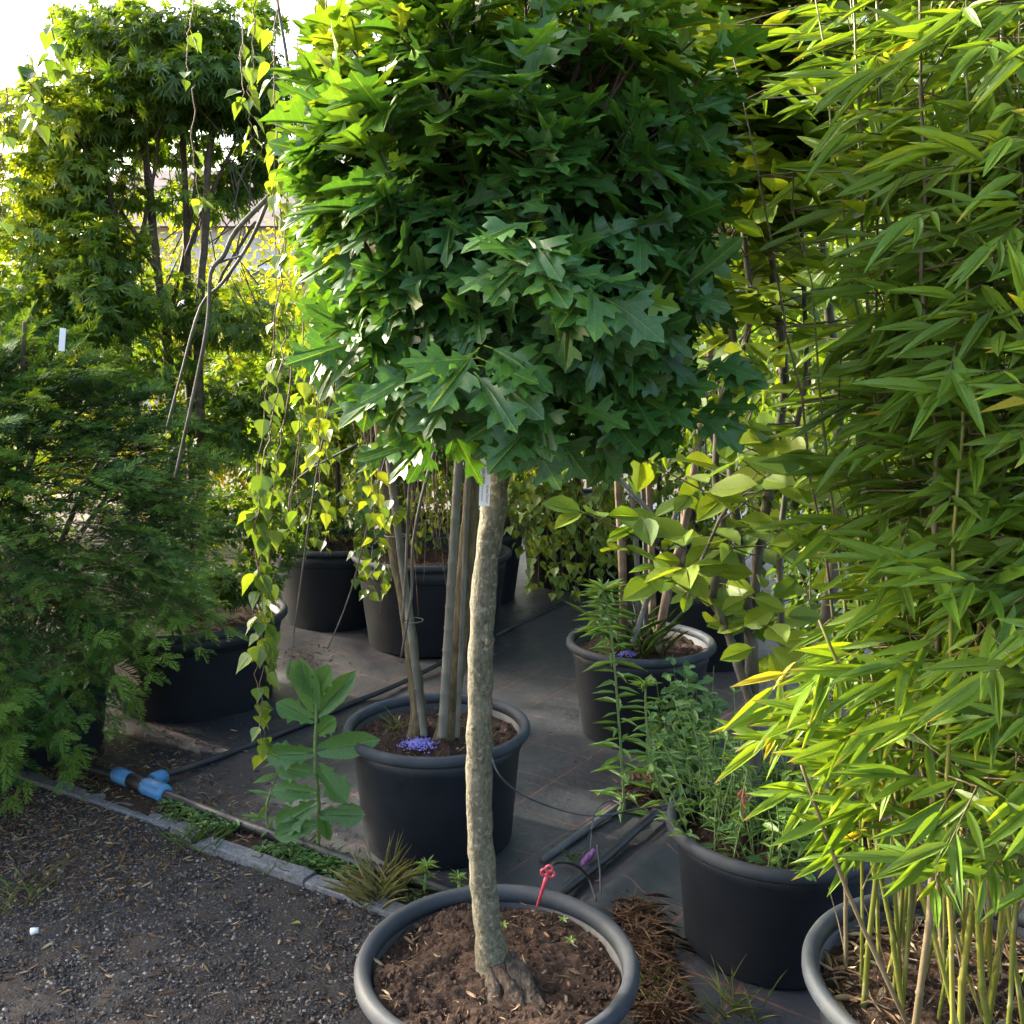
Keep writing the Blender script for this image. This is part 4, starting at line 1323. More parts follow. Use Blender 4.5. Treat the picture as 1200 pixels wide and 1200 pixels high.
for args in ((190, 60, 4.4, 0.42, 0.35, 0.17, 1500, 0.10), (140, 40, 4.5, 0.30, 0.3, 0.16, 900, 0.25), (260, 50, 4.4, 0.30, 0.3, 0.2, 900, 0.05), (225, 105, 4.3, 0.42, 0.35, 0.12, 1100, 0.0), (120, 120, 4.3, 0.32, 0.3, 0.14, 900, 0.30), (290, 120, 4.4, 0.22, 0.25, 0.14, 500, 0.0),
             (60, 150, 4.3, 0.30, 0.3, 0.16, 700, 0.40), (30, 220, 4.3, 0.30, 0.3, 0.18, 700, 0.45), (90, 215, 4.3, 0.28, 0.3, 0.14, 600, 0.30), (40, 310, 4.2, 0.35, 0.3, 0.22, 900, 0.30), (110, 290, 4.2, 0.25, 0.25, 0.14, 500, 0.22), (90, 360, 4.1, 0.35, 0.3, 0.15, 700, 0.15),
             (190, 165, 4.5, 0.35, 0.3, 0.09, 350, 0.10), (300, 185, 4.5, 0.14, 0.2, 0.09, 250, 0.0), (270, 215, 4.5, 0.16, 0.2, 0.07, 200, 0.1), (215, 235, 4.5, 0.3, 0.3, 0.08, 220, 0.2), (175, 350, 4.4, 0.3, 0.3, 0.12, 350, 0.2), (270, 370, 4.4, 0.28, 0.3, 0.15, 420, 0.15),
             (300, 450, 4.6, 0.30, 0.3, 0.2, 600, 0.10), (250, 500, 4.5, 0.25, 0.3, 0.2, 500, 0.05), (330, 520, 4.9, 0.25, 0.3, 0.2, 400, 0.10), (270, 600, 4.5, 0.25, 0.2, 0.15, 300, 0.05), (270, 680, 4.2, 0.24, 0.2, 0.10, 380, 0.05), (320, 640, 4.6, 0.16, 0.2, 0.10, 200, 0.1), (150, 420, 4.3, 0.3, 0.3, 0.15, 400, 0.1)):
    maple_layer(*args)
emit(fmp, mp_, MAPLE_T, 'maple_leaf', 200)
mtg = MB()
for k in range(120):
    p = at(random.uniform(60, 320), random.uniform(60, 420), random.uniform(4.2, 4.6))
    a = random.uniform(-1.2, 1.2)
    mtg.tube([p, p + Vector((0.18 * math.sin(a), random.uniform(-.1, .1), 0.25 * math.cos(a)))], [0.004, 0.0015], 4, False)
mtg.build('twigs', 'dark_twig', mp_, 'stuff')

# ================================================================== BACKGROUND SHRUBS
def shrub(name, label, c, r, n, size, tint, stems=5, carve=0.47, tpl=SMALL_T, mat='shrub_leaf', group='shrubs filling the nursery beds behind', cat='shrub', freq=2.6, nobj=0):
    t = thing(name, label, cat, (c[0], c[1], 0.0), group)
    q = ball(int(n * 1.9), 0.28)
    c3, r3 = np.array(c), np.array(r)
    keep = fbm(q * r3 * freq + c3, 3, 8) > carve
    q = q[keep][:n]
    m_ = len(q)
    out = unit(q)
    lump = 0.82 + 0.36 * fbm(out * 2.2 + c3, 2, 66)
    p = c3 + q * r3 * lump[:, None]
    ok = p[:, 2] > 0.12
    p, out = p[ok], out[ok]
    m_ = len(p)
    f = Fol()
    f.add(p, unit(out * 0.6 + rnd(m_, 0.7) - UP * 0.4), UP * 0.7 + out * 0.4 + rnd(m_, 0.4), size * (0.7 + 0.6 * rng.random(m_)), tint + 0.45 * (rng.random(m_) - 0.35) + 0.25 * (fbm(p * 3.0, 2, 90) - 0.5))
    emit(f, t, tpl, mat, nobj)
    for i in range(stems):
        a = rng.random() * 6.28
        b = MB()
        s0 = Vector((c[0] + 0.1 * math.cos(a), c[1] + 0.1 * math.sin(a), 0.0))
        e = Vector((c[0] + r[0] * 0.65 * math.cos(a), c[1] + r[1] * 0.6 * math.sin(a), c[2] + r[2] * rng.uniform(0.2, 0.75)))
        b.tube([s0, s0.lerp(e, 0.5) + Vector((0, 0, 0.15)), e], [0.022, 0.015, 0.005], 6, smooth=4)
        b.build('stem', 'dark_twig', t)
    return t
SH = [
    ('yellow-green shrub glowing behind the maple stems', (-2.6, 7.4, 1.45), (0.95, 0.7, 1.35), 6500, 0.062, 0.72),
    ('tall yellow-green shrub beside the pale house', (-1.5, 7.6, 1.35), (0.85, 0.7, 1.35), 6000, 0.062, 0.75),
    ('yellowish shrub behind the weeping birch strands', (-0.9, 6.9, 1.25), (0.75, 0.6, 1.35), 5500, 0.060, 0.62),
    ('lime shrub at the end of the bed past the maple', (-3.9, 7.2, 1.4), (1.0, 0.7, 1.4), 6000, 0.062, 0.68),
    ('mid-green shrub rising from the large tub', (-0.45, 5.5, 1.35), (0.55, 0.45, 0.85), 3000, 0.055, 0.42),
    ('green shrub in the tub behind the large tub', (-0.2, 6.5, 1.7), (0.75, 0.5, 1.25), 4500, 0.058, 0.45),
    ('dim green shrub in the tub behind the dangling strand', (-1.05, 5.9, 1.10), (0.55, 0.45, 0.75), 3200, 0.055, 0.20),
    ('shaded shrub standing behind the bundled stems', (1.0, 6.3, 1.8), (0.8, 0.6, 1.5), 5000, 0.060, 0.38),
    ('tall leafy shrub behind the magnolia limbs', (1.55, 4.6, 1.9), (0.75, 0.55, 1.55), 5200, 0.062, 0.30),
    ('leafy bush low behind the magnolia tub', (1.5, 3.7, 0.85), (0.55, 0.5, 0.65), 2200, 0.055, 0.25),
    ('high shrub screen behind the bamboo', (2.4, 4.2, 1.9), (0.9, 0.6, 1.7), 5500, 0.065, 0.25),
    ('broad dark shrub behind the yew', (-3.0, 5.2, 0.8), (0.9, 0.6, 0.8), 4500, 0.060, 0.30),
]
for lb, c, r, n, s, t in SH:
    shrub('shrub', lb, c, r, int(n * 1.5), s * 0.86, t)
TALL = [('tall backlit tree beyond the shrubs over the clipped oak', (0.1, 9.0, 2.6), (1.6, 0.9, 2.3), 11000, 0.075, 0.55), ('tall green tree beyond the magnolia', (2.2, 8.2, 2.8), (1.7, 0.9, 2.5), 11000, 0.078, 0.42),
        ('tall green tree far beyond the bamboo', (4.6, 8.0, 2.8), (1.6, 0.9, 2.5), 8000, 0.08, 0.35), ('round yellow-green tree beyond the pale house corner', (-5.4, 9.6, 1.7), (1.6, 0.9, 1.7), 7000, 0.08, 0.68), ('low lime hedge plant closing the far end of the bed', (-2.4, 9.2, 0.9), (1.7, 0.7, 1.3), 7500, 0.07, 0.78)]
for lb, c, r, n, s, t in TALL:
    shrub('tree', lb, c, r, int(n * 1.3), s * 0.9, t, stems=4, group='trees closing the view', cat='tree', freq=1.7)

# curtain of a second weeping birch behind the oak trunk
cb = thing('weeping_birch', 'distant weeping birch whose leafy strands hang as a curtain before the big tub', 'tree', (CUR_C[0] - 0.05, CUR_C[1] - 0.1, 0.56))
fc, ctw = Fol(), MB()
for k in range(46):
    x = random.uniform(585, 745)
    y1 = 640 + 50 * math.sin((x - 590) / 155 * 3.1) + random.uniform(-70, 15)
    Y = random.uniform(4.9, 5.4)
    px_strand(fc, ctw, [(x + random.uniform(-25, 25), 420), (x + random.uniform(-6, 6), 500), (x, y1)], Y, 30, 0.056, 0.05, (0.25, 0.6), 0.002)
for k in range(14):
    x = random.uniform(395, 460)
    px_strand(fc, ctw, [(x + random.uniform(-15, 15), 480), (x, 560), (x + random.uniform(-8, 8), random.uniform(620, 720))], random.uniform(4.4, 4.8), 28, 0.055, 0.2, (0.15, 0.5), 0.002)
for k in range(12):
    x = random.uniform(330, 380)
    px_strand(fc, ctw, [(x, 540), (x, 580), (x + random.uniform(-8, 8), random.uniform(600, 660))], random.uniform(4.6, 5.0), 26, 0.055, 0.2, (0.10, 0.5), 0.002)
emit(fc, cb, BIRCH_T, 'birch_leaf', 220)
ctw.build('twigs', 'red_twig', cb, 'stuff')
stem(cb, [(CUR_C[0] - 0.05, CUR_C[1] - 0.1, 0.5), (CUR_C[0] - 0.1, CUR_C[1] - 0.4, 1.3), (0.3, 6.0, 2.2), (0.2, 5.4, 2.4), (0.15, 5.1, 2.0)], [0.03, 0.026, 0.02, 0.014, 0.006], 'brown_bark', 'trunk')

# ================================================================== PALE HOUSE beyond the shrubs
hs = thing('house', 'pale plastered house glimpsed between the maple and the birch', 'building', (-5.0, 21.0, 0))
m = MB()
m.box((-5.0, 23.0, 2.2), (7.0, 5.0, 4.4))
m.build('wall', 'plaster', hs, smooth=False)
m = MB()
m.add([(-8.8, 20.2, 4.3), (-1.2, 20.2, 4.3), (-1.2, 25.8, 4.3), (-8.8, 25.8, 4.3), (-8.8, 23, 5.9), (-1.2, 23, 5.9)], [(0, 1, 5, 4), (2, 3, 4, 5), (0, 4, 3), (1, 2, 5), (0, 3, 2, 1)])
m.build('roof', 'roof_tile', hs, smooth=False)
for x in (-7.2, -5.0, -2.8):
    m = MB()
    m.box((x, 20.47, 2.9), (1.2, 0.08, 1.3))
    w = m.build('window', 'white_card', hs, smooth=False)
    m = MB()
    m.box((x, 20.42, 2.9), (1.0, 0.05, 1.1))
    m.build('pane', 'window_glass', w, smooth=False)

# ================================================================== PIPES AND IRRIGATION
def pipe(label, pts, r, mat, name='pipe', n=12, cat='pipe', group=None, smooth=6):
    b = MB()
    b.tube(pts, r, n, smooth=smooth)
    return tag(b.build(name, mat, None), label, cat, group)
G = lambda x, y, z: ground_at(x, y, z)
pipe('thick black water pipe lying along the kerb', [G(-120, 842, 0.048), G(0, 872, 0.048), G(100, 898, 0.048), G(165, 920, 0.048), G(225, 943, 0.046), G(285, 966, 0.046), G(340, 985, 0.046), G(420, 1012, 0.046), G(500, 1036, 0.046), G(590, 1070, 0.046)], 0.017, 'pipe_plastic')
pipe('thinner black pipe branching from the blue tee towards the far tubs', [G(178, 914, 0.046), G(200, 906, 0.040), G(260, 886, 0.026), G(350, 851, 0.026), G(400, 829, 0.026), G(470, 800, 0.026), G(540, 765, 0.024), G(600, 735, 0.024), G(665, 704, 0.024)], 0.013, 'pipe_plastic')
tee = thing('pipe_tee', 'bright blue tee fitting joining the black water pipes', 'pipe fitting', tuple(G(165, 918, 0.048)))
ta, tb_, tcn = G(148, 912, 0.048), G(186, 927, 0.048), G(190, 911, 0.046)
tmid = ta.lerp(tb_, 0.55)
def ring_nut(a, b, r0):
    m_ = MB()
    pts = [a.lerp(b, t) for t in (0, 0.12, 0.5, 0.88, 1.0)]
    m_.tube(pts, [r0 * 0.86, r0, r0 * 1.05, r0, r0 * 0.84], 18)
    m_.build('nut', 'blue_plastic', tee)
m = MB()
m.tube([ta, tb_], 0.027, 16)
m.tube([tmid, tmid.lerp(tcn, 0.75)], 0.020, 14)
m.build('tee_body', 'pipe_plastic', tee)
ring_nut(ta + (ta - tb_) * 0.35, ta + (tb_ - ta) * 0.18, 0.029)
ring_nut(tb_ + (ta - tb_) * 0.42, tb_ + (tb_ - ta) * 0.22, 0.033)
ring_nut(tmid.lerp(tcn, 0.45), tmid.lerp(tcn, 1.15), 0.029)
pipe('loose grey pipe with open end lying on the fabric', [G(636, 1008, 0.016), G(715, 952, 0.016), G(792, 897, 0.016)], 0.0125, 'grey_pipe', smooth=4)
pipe('black pipe beside the fabric fold running to the weedy tub', [G(640, 1060, 0.03), G(672, 1035, 0.03), G(715, 1000, 0.03), G(750, 968, 0.03), G(790, 936, 0.03), G(830, 905, 0.03)], 0.016, 'pipe_plastic')
T_ = 0.0028
def dz(x, y, z):
    return G(x, y, z)
pipe('thin grey drip tube curving from the birch tub across the fabric', [at(574, 880, 2.78), at(585, 908, 2.76), at(610, 930, 2.85), at(650, 947, 2.95), at(690, 956, 3.0), at(720, 953, 3.05), at(728, 944, 3.1), at(715, 938, 3.15), at(700, 948, 3.0), at(694, 965, 2.95), at(692, 1000, 2.85)], T_, 'grey_pipe', 'drip_tube', 6, 'tube', smooth=6)
pipe('black drip tube arching from the pipe to the weedy tub', [at(688, 1004, 2.84), at(690, 980, 2.88), at(700, 966, 2.9), at(725, 953, 2.92), at(755, 947, 2.85), at(786, 943, 2.75)], T_, 'pipe_plastic', 'drip_tube', 6, 'tube')
pipe('short black drip tube looping behind the oak tub', [at(646, 1015, 2.15), at(652, 1011, 2.2), at(664, 1011, 2.3), at(678, 1016, 2.4), at(690, 1030, 2.45), at(699, 1056, 2.4)], 0.0036, 'pipe_plastic', 'drip_tube', 6, 'tube')
pipe('grey wire stake standing by the purple valve', [at(700, 990, 2.70), at(703, 1020, 2.68), at(704, 1062, 2.62)], 0.003, 'grey_pipe', 'wire_stake', 6, 'stake')
pv = MB()
for a, b in (((684, 1012), (691, 1001)), ((690, 1006), (697, 996)), ((681, 1010), (693, 1014))):
    pv.tube([at(*a, 2.82), at(*b, 2.82)], [0.011, 0.009], 8)
tag(pv.build('drip_valve', 'purple_plastic', None), 'small purple valve clipped on the black pipe', 'valve')
# key-shaped red pegs
def peg(label, foot, head, Y, s=1.0):
    a, b = at(*foot, Y), at(*head, Y)
    t = thing('marker_peg', label, 'peg', tuple(a), 'red key-shaped pegs')
    d = (b - a).normalized()
    x = d.cross(Vector((0, 1, 0))).normalized()
    m_ = MB()
    m_.tube([a - d * 0.03, a.lerp(b, 0.6), b], [0.003 * s, 0.0045 * s, 0.005 * s], 8)
    m_.build('shaft', 'red_plastic', t)
    for (ux, ud) in ((-0.9, 0.7), (0.9, 0.7), (0, 1.9)):
        c = b + x * ux * 0.0085 * s + d * ud * 0.0085 * s
        m_ = MB()
        ring = [c + (x * math.cos(q) + d * math.sin(q)) * 0.0075 * s for q in np.linspace(0, 2 * math.pi, 13)]
        m_.tube(ring, 0.0030 * s, 6, False)
        m_.build('bow_ring', 'red_plastic', t)
    return t
peg('red key-shaped peg pushed into the oak tub soil', (634, 1048), (641, 1026), 2.02, 1.0)
peg('dull red peg among the weeds of the magnolia tub', (872, 950), (871, 934), 2.33, 0.8)
# blue fertiliser granules
def granules(label, px, py, z, n, r):
    c = ground_at(px, py, z)
    me = scatter_bits(n, lambda k: np.column_stack([c.x + rng.normal(0, r * 0.5, k), c.y + rng.normal(0, r * 0.45, k)]), 'granules', 0.0028, 0.0045, lambda w: z + 0.012 * np.clip(1 - np.hypot(w[:, 0] - c.x, w[:, 1] - c.y) / r, 0, 1) + rng.random(len(w)) * 0.004, 'granule')
    o = link('granules', me, None, 'stuff')
    o['label'] = label
    o['category'] = 'granules'
granules('heap of blue fertiliser granules at the birch stem foot', 491, 873, 0.372, 420, 0.045)
granules('small heap of blue granules in the tub of bundled stems', 735, 767, 0.385, 200, 0.035)
# white plant marker over the yew
b = MB()
q0 = at(73, 398, 3.3)
b.box(q0, (0.020, 0.003, 0.075), Matrix.Rotation(R(8), 3, 'Y'))
tag(b.build('plant_marker', 'white_card', None, smooth=False), 'white plastic plant marker sticking out above the yew', 'marker')

# ================================================================== WEEDS
def weed(name, label, base, cat='weed', group=None):
    return thing(name, label, cat, tuple(base), group)
# tall wild lettuce by the kerb
b0 = ground_at(372, 1002, 0.02)
wl = weed('wild_lettuce', 'tall wild lettuce with broad lobed leaves growing behind the kerb', b0)
Yl = b0.y
stem(wl, [b0, at(374, 950, Yl), at(369, 890, Yl - .02), at(371, 830, Yl - .02), at(370, 790, Yl - 0.02)], [0.007, 0.006, 0.006, 0.005, 0.003], 'green_stem', 'stem', 8, 0.001)
fw = Fol()
for (x, y, dx, dy_, dz_, s, t) in ((370, 880, 1, -0.1, 0.22, 0.20, 0.25), (369, 882, -0.75, -0.2, 0.02, 0.15, 0.2), (371, 895, 0.7, -0.25, -0.75, 0.15, 0.3), (371, 905, -0.9, -0.1, 0.15, 0.13, 0.3), (370, 840, 0.55, -0.25, 0.75, 0.17, 0.45), (370, 835, -0.2, -0.2, 0.95, 0.18, 0.45), (370, 845, -0.85, -0.3, 0.55, 0.13, 0.35),
                                   (369, 820, 0.35, -0.3, 0.9, 0.12, 0.4), (369, 815, -0.45, -0.3, 0.8, 0.13, 0.45), (372, 860, 0.3, -0.5, 0.4, 0.12, 0.3), (372, 930, -0.75, -0.3, 0.2, 0.13, 0.35), (373, 940, -0.8, -0.2, -0.45, 0.16, 0.3), (374, 955, 0.95, -0.2, 0.1, 0.14, 0.2), (374, 965, -0.9, -0.3, -0.1, 0.14, 0.3), (374, 950, 0.3, -0.3, -0.8, 0.10, 0.35)):
    fw.add(np.array(at(x, y, Yl - 0.02)), np.array([dx, dy_, dz_]), UP * 0.45 + np.array([0, -0.9, 0]) + rng.normal(0, 0.12, 3), s, t)
emit(fw, wl, LETTUCE_T + OBLONG_T[:2], 'weed_leaf', 40)
# willowherb leaning under the birch strand
b1 = ground_at(318, 985, 0.02)
wh = weed('willowherb', 'pale willowherb stem with pointed leaves under the birch strand', b1)
fw = Fol()
path = [b1, at(312, 950, b1.y), at(322, 915, b1.y - 0.02), at(330, 890, b1.y - 0.03)]
stem(wh, path, [0.004, 0.0035, 0.003, 0.002], 'green_stem', 'stem', 6, 0.0005)
P, _ = catmull([Vector(p) for p in path], [1] * 4, 8)
for i, p in enumerate(P[::3]):
    for s in (-1, 1):
        a = i * 1.57 + (0 if s > 0 else 3.14) + random.uniform(-.3, .3)
        fw.add(np.array(p), np.array([math.cos(a), 0.6 * math.sin(a) - 0.2, random.uniform(-0.3, 0.5)]), UP * 0.6 + np.array([0, -0.6, 0]) + rng.normal(0, 0.25, 3), rng.uniform(0.04, 0.09), 0.35 + 0.3 * rng.random())
emit(fw, wh, [half_leaf([(0, 0.02), (0.2, 0.10), (0.5, 0.12), (0.8, 0.05), (1, 0)], (0.4, 0.7), random.uniform(.1, .5), random.uniform(.1, .6), 0.1) for _ in range(4)], 'weed_leaf', 80)
# tall fleabane stem with drooping narrow leaves
def fleabane(label, pix, Y, n, size, flower=None, tint=0.35):
    t = weed('fleabane', label, at(*pix[0], Y))
    path = [at(x, y, Y) for x, y in pix]
    stem(t, path, [0.0055 - 0.003 * i / len(path) for i in range(len(path))], 'green_stem', 'stem', 6, 0.0008)
    P, _ = catmull([Vector(p) for p in path], [1] * len(path), 12)
    f = Fol()
    for j in range(n):
        u = (j + 0.5) / n
        p = P[min(int(u * (len(P) - 1)), len(P) - 1)]
        a = j * 2.4
        f.add(np.array(p), np.array([math.cos(a), math.sin(a), 0.35]), UP + rng.normal(0, 0.2, 3), size * rng.uniform(0.7, 1.2) * (1 - 0.25 * u), tint + 0.3 * rng.random())
    for j in range(26):
        a = j * 2.4
        f.add(np.array(P[-1]) - UP * 0.02 * (j / 26), np.array([math.cos(a), math.sin(a), 0.5 + 0.6 * rng.random()]), UP + rng.normal(0, 0.2, 3), size * 0.7 * rng.uniform(0.6, 1.1), tint + 0.25 + 0.3 * rng.random())
    emit(f, t, NARROW_T, 'weed_leaf', 70)
    return t
fleabane('tall fleabane with whorls of drooping narrow leaves rising from the fabric', [(732, 962), (729, 900), (724, 830), (718, 760), (712, 715), (708, 690)], 3.25, 84, 0.115)
fleabane('thin fleabane going to seed beside the taller one', [(790, 960), (765, 900), (758, 850), (756, 800)], 3.1, 30, 0.08, tint=0.5)
fleabane('fresh fleabane tuft inside the tub of bundled stems', [(704, 745), (705, 720), (706, 690)], 3.85, 46, 0.12, tint=0.5)
fleabane('small narrow-leaved seedling behind the oak tub', [(498, 1042), (499, 1025), (500, 1012)], 2.62, 10, 0.05, tint=0.55)
fleabane('tiny seedling close behind the oak tub rim', [(538, 1040), (538, 1032), (537, 1026)], 2.55, 6, 0.04, tint=0.55)
# mixed weeds filling the magnolia tub and spilling over
wm = thing('weed_clump', 'tangled mixed weeds filling the magnolia tub', 'weeds', (MAG_C[0], MAG_C[1], 0.30))
fw, wst = Fol(), MB()
fw2 = Fol()
for k in range(150):
    a, r = rng.random() * 6.28, 0.25 * math.sqrt(rng.random())
    b = Vector((MAG_C[0] + r * math.cos(a), MAG_C[1] + r * math.sin(a), 0.30))
    if b.x > MAG_C[0] + 0.12 and b.y < MAG_C[1]:
        continue
    h = rng.uniform(0.06, 0.34) * (1.0 if b.x < MAG_C[0] + 0.1 else 0.6)
    e = b + Vector((rng.normal(0, 0.05) + 0.25 * (b.x - MAG_C[0]), rng.normal(0, 0.05) + 0.25 * (b.y - MAG_C[1]), h))
    mid = b.lerp(e, 0.5) + Vector((rng.normal(0, .012), rng.normal(0, .012), 0.02))
    wst.tube([b, mid, e], [0.002, 0.0016, 0.0009], 4, False, smooth=3)
    for j in range(int(6 + h * 40)):
        t = rng.random()
        p = np.array(b.lerp(mid, t * 2) if t < 0.5 else mid.lerp(e, t * 2 - 1))
        q = rng.random() * 6.28
        tgt = fw if k % 2 else fw2
        tgt.add(p, np.array([math.cos(q), math.sin(q), rng.uniform(-0.2, 0.6)]), UP + rng.normal(0, 0.3, 3), rng.uniform(0.018, 0.05), 0.15 + 0.7 * rng.random())
emit(fw, wm, OBLONG_T, 'weed_leaf', 120)
emit(fw2, wm, NARROW_T, 'weed_leaf', 60, mass='fine_foliage')
wst.build('stems', 'green_stem', wm, 'stuff')
sp = thing('weed_clump', 'leafy weeds crowding between the two black tubs by the fleabane', 'weeds', tuple(ground_at(790, 930, 0.02)))
fw, wst = Fol(), MB()
for k in range(60):
    g_ = ground_at(random.uniform(765, 835), random.uniform(890, 935), 0.02)
    h = random.uniform(0.12, 0.42)
    e = g_ + Vector((random.uniform(-.06, .06), random.uniform(-.06, .06), h))
    wst.tube([g_, e], [0.002, 0.001], 4, False)
    for j in range(int(5 + h * 28)):
        p = np.array(g_.lerp(e, 0.15 + 0.85 * rng.random()))
        q = rng.random() * 6.28
        fw.add(p, np.array([math.cos(q), math.sin(q), rng.uniform(-0.3, 0.5)]), UP + np.array([0, -0.4, 0]) + rng.normal(0, 0.3, 3), rng.uniform(0.03, 0.07), 0.05 + 0.6 * rng.random())
emit(fw, sp, LETTUCE_T, 'weed_leaf', 90)
wst.build('stems', 'green_stem', sp, 'stuff')
# grass tufts
BLADE_T = [half_leaf([(0, 0.008), (0.4, 0.010), (0.8, 0.005), (1, 0)], (0.25, 0.5, 0.75), 0.3, random.uniform(0.1, 0.6)) for _ in range(4)]
def tuft(label, base, n, h, tint, spread=0.03):
    t = thing('grass_tuft', label, 'grass', tuple(base), 'grass tufts along the kerb')
    f = Fol()
    c = np.array(base)
    for j in range(n):
        a = rng.random() * 6.28
        f.add(c + np.array([rng.normal(0, spread), rng.normal(0, spread), 0]), np.array([math.cos(a) * 0.5, math.sin(a) * 0.5, 1.0]), np.array([-math.cos(a), -math.sin(a), 0.5]), h * rng.uniform(0.5, 1.2), tint + 0.35 * rng.random())
    emit(f, t, BLADE_T, 'grass_blade', 12, leaf='blade', mass='blades')
tuft('dry straw-coloured grass tuft between kerb and oak tub', ground_at(443, 1052, 0.03), 120, 0.15, 0.62)
tuft('green grass tuft behind the broken kerb joint', ground_at(232, 985, 0.03), 60, 0.09, 0.1, 0.05)
tuft('fine green grass at the foot of the wild lettuce', ground_at(345, 1008, 0.03), 60, 0.06, 0.15, 0.06)
tuft('sparse grass on the litter heap before the kerb', ground_at(14, 1052, 0.02), 50, 0.08, 0.35, 0.07)
tuft('small grass tuft by the purple valve', ground_at(672, 1010, 0.02), 26, 0.05, 0.15, 0.015)
tuft('grey-green grass beside the weedy tub base', ground_at(862, 1190, 0.02), 50, 0.09, 0.45, 0.03)
tuft('green grass tuft by the reddish root litter', ground_at(762, 1165, 0.02), 30, 0.06, 0.2, 0.025)
tuft('upright grass among the bundled stems', Vector((STEM_C[0] - 0.02, STEM_C[1] - 0.10, 0.36)), 40, 0.28, 0.2, 0.05)
tuft('tiny grass sprigs on the birch tub soil', Vector((BIR_C[0] - 0.14, BIR_C[1] + 0.05, 0.35)), 26, 0.07, 0.4, 0.02)
tuft('wispy grass sprigs beside the thicker birch stem', Vector((BIR_C[0] + 0.12, BIR_C[1] + 0.02, 0.35)), 26, 0.07, 0.4, 0.02)
# low creeping weeds along the strip
cw = thing('creeping_weed', 'low creeping green weeds along the strip behind the kerb', 'weeds', tuple(kerb_pt(0.3, 0.1, 0.03)))
fw = Fol()
for k in range(1500):
    u = random.gauss(0.25, 0.30)
    v = random.uniform(0.04, 0.14)
    q = kerb_pt(u, v, 0.03 + 0.025 * random.random())
    if fbm(np.array([[q.x * 5, q.y * 5, 0]]), 2, 3)[0] < 0.45:
        continue
    a = random.uniform(0, 6.28)
    fw.add(np.array(q), np.array([math.cos(a), math.sin(a), 0.35]), UP + rng.normal(0, 0.3, 3), random.uniform(0.012, 0.032), 0.1 + 0.6 * random.random())
emit(fw, cw, OBLONG_T, 'weed_leaf', 60)
for (x, y, lb) in ((590, 1088, 'pale seedling beside the trunk in the oak tub'), (660, 1082, 'pale two-leaved seedling near the red peg'), (668, 1106, 'pale two-leaved seedling out on the oak tub soil'), (580, 1148, 'tiny green sprout at the oak trunk foot')):
    b = ground_at(x, y, 0.348)
    t = thing('seedling', lb, 'seedling', tuple(b))
    f = Fol()
    for j in range(5):
        a = j * 1.3
        f.add(np.array(b) + UP * 0.008, np.array([math.cos(a), math.sin(a), 0.5]), UP, 0.013, 0.9)
    emit(f, t, OBLONG_T, 'weed_leaf', 5)
    s = MB()
    s.tube([b, b + Vector((0, 0, 0.01))], 0.0008, 4)
    s.build('stem', 'green_stem', t)

# ================================================================== LOOSE GROUND COVER
def gravel_xy(n):
    u, v = rng.uniform(-1.6, 1.0, n), -rng.uniform(0.0, 1.5, n)
    q = np.column_stack([u, v, np.zeros(n)])
    w = on_kerb(q)
    px, py, f = project(np.column_stack([w[:, :2], np.zeros(n)]))
    k = (px > -80) & (px < 900) & (py < 1280)
    return w[k][:, :2]
def gravel_h(w):
    p3 = np.column_stack([w, np.zeros(len(w))])
    rel = p3 - np.array([K0.x, K0.y, 0])
    v = rel @ np.array([KV.x, KV.y, 0])
    z = (fbm(p3 * 2.2, 3, 5) - 0.5) * 0.035
    return 0.004 + z + 0.018 * (1 - np.clip((-v - 0.02) / 0.25, 0, 1))
o = link('gravel', scatter_bits(76000, gravel_xy, 'gravel', 0.0012, 0.0068, gravel_h, 'pebble'), None, 'stuff')
o['label'], o['category'] = 'fine grey grit and pebbles on the dark soil', 'gravel'
FLAKE_T = [half_leaf([(0, 0.03), (0.3, 0.10), (0.7, 0.11), (1, 0.02)], (0.5,), random.uniform(-.5, .8), random.uniform(-.5, .8)) for _ in range(3)] + [half_leaf([(0, 0.02), (0.5, 0.035), (1, 0.015)], (0.5,), 0.6, random.uniform(-.5, .5)) for _ in range(3)]
NEEDLE_T = [half_leaf([(0, 0.010), (0.5, 0.018), (1, 0.006)], (0.3, 0.6), 0.6, random.uniform(-.8, .8)) for _ in range(4)]
def litter(label, pts, smin, smax, t0, t1, flat=0.25, tpl=None):
    f = Fol()
    n = len(pts)
    a = rng.random(n) * 6.28
    d = np.column_stack([np.cos(a), np.sin(a), rng.normal(0, flat, n)])
    f.add(pts, d, UP + rnd(n, flat * 1.4), smin + (smax - smin) * rng.random(n) ** 2, t0 + (t1 - t0) * rng.random(n))
    h = thing('leaf_litter', label, 'litter', tuple(pts[0]))
    emit(f, h, tpl or FLAKE_T, 'dry_leaf', 0, leaf='flake', mass='litter')
    h['kind'] = 'stuff'
q = gravel_xy(34000)
z = gravel_h(q)
px, py, _ = project(np.column_stack([q, z]))
dens = 0.16 + 1.3 * np.clip(1 - np.hypot((px - 70) / 250, (py - 985) / 110), 0, 1) + 0.30 * np.exp(-((px - 400) / 60) ** 2 - ((py - 1130) / 60) ** 2)
k = rng.random(len(q)) < dens
litter('brown dry needles and chaff scattered on the gravel before the kerb', np.column_stack([q[k], z[k] + 0.006]), 0.006, 0.040, 0.10, 0.85)
n = 5200
u, v = rng.normal(-0.9, 0.75, n), np.abs(rng.normal(0.02, 0.25, n)) + 0.03
w = on_kerb(np.column_stack([u, v, np.zeros(n)]))
litter('tan dry leaf flakes lying on the strip and fabric by the blue tee', np.column_stack([w[:, :2], np.full(n, 0.034) - 0.012 * (v > 0.25)]), 0.008, 0.040, 0.15, 1.0)
n = 900
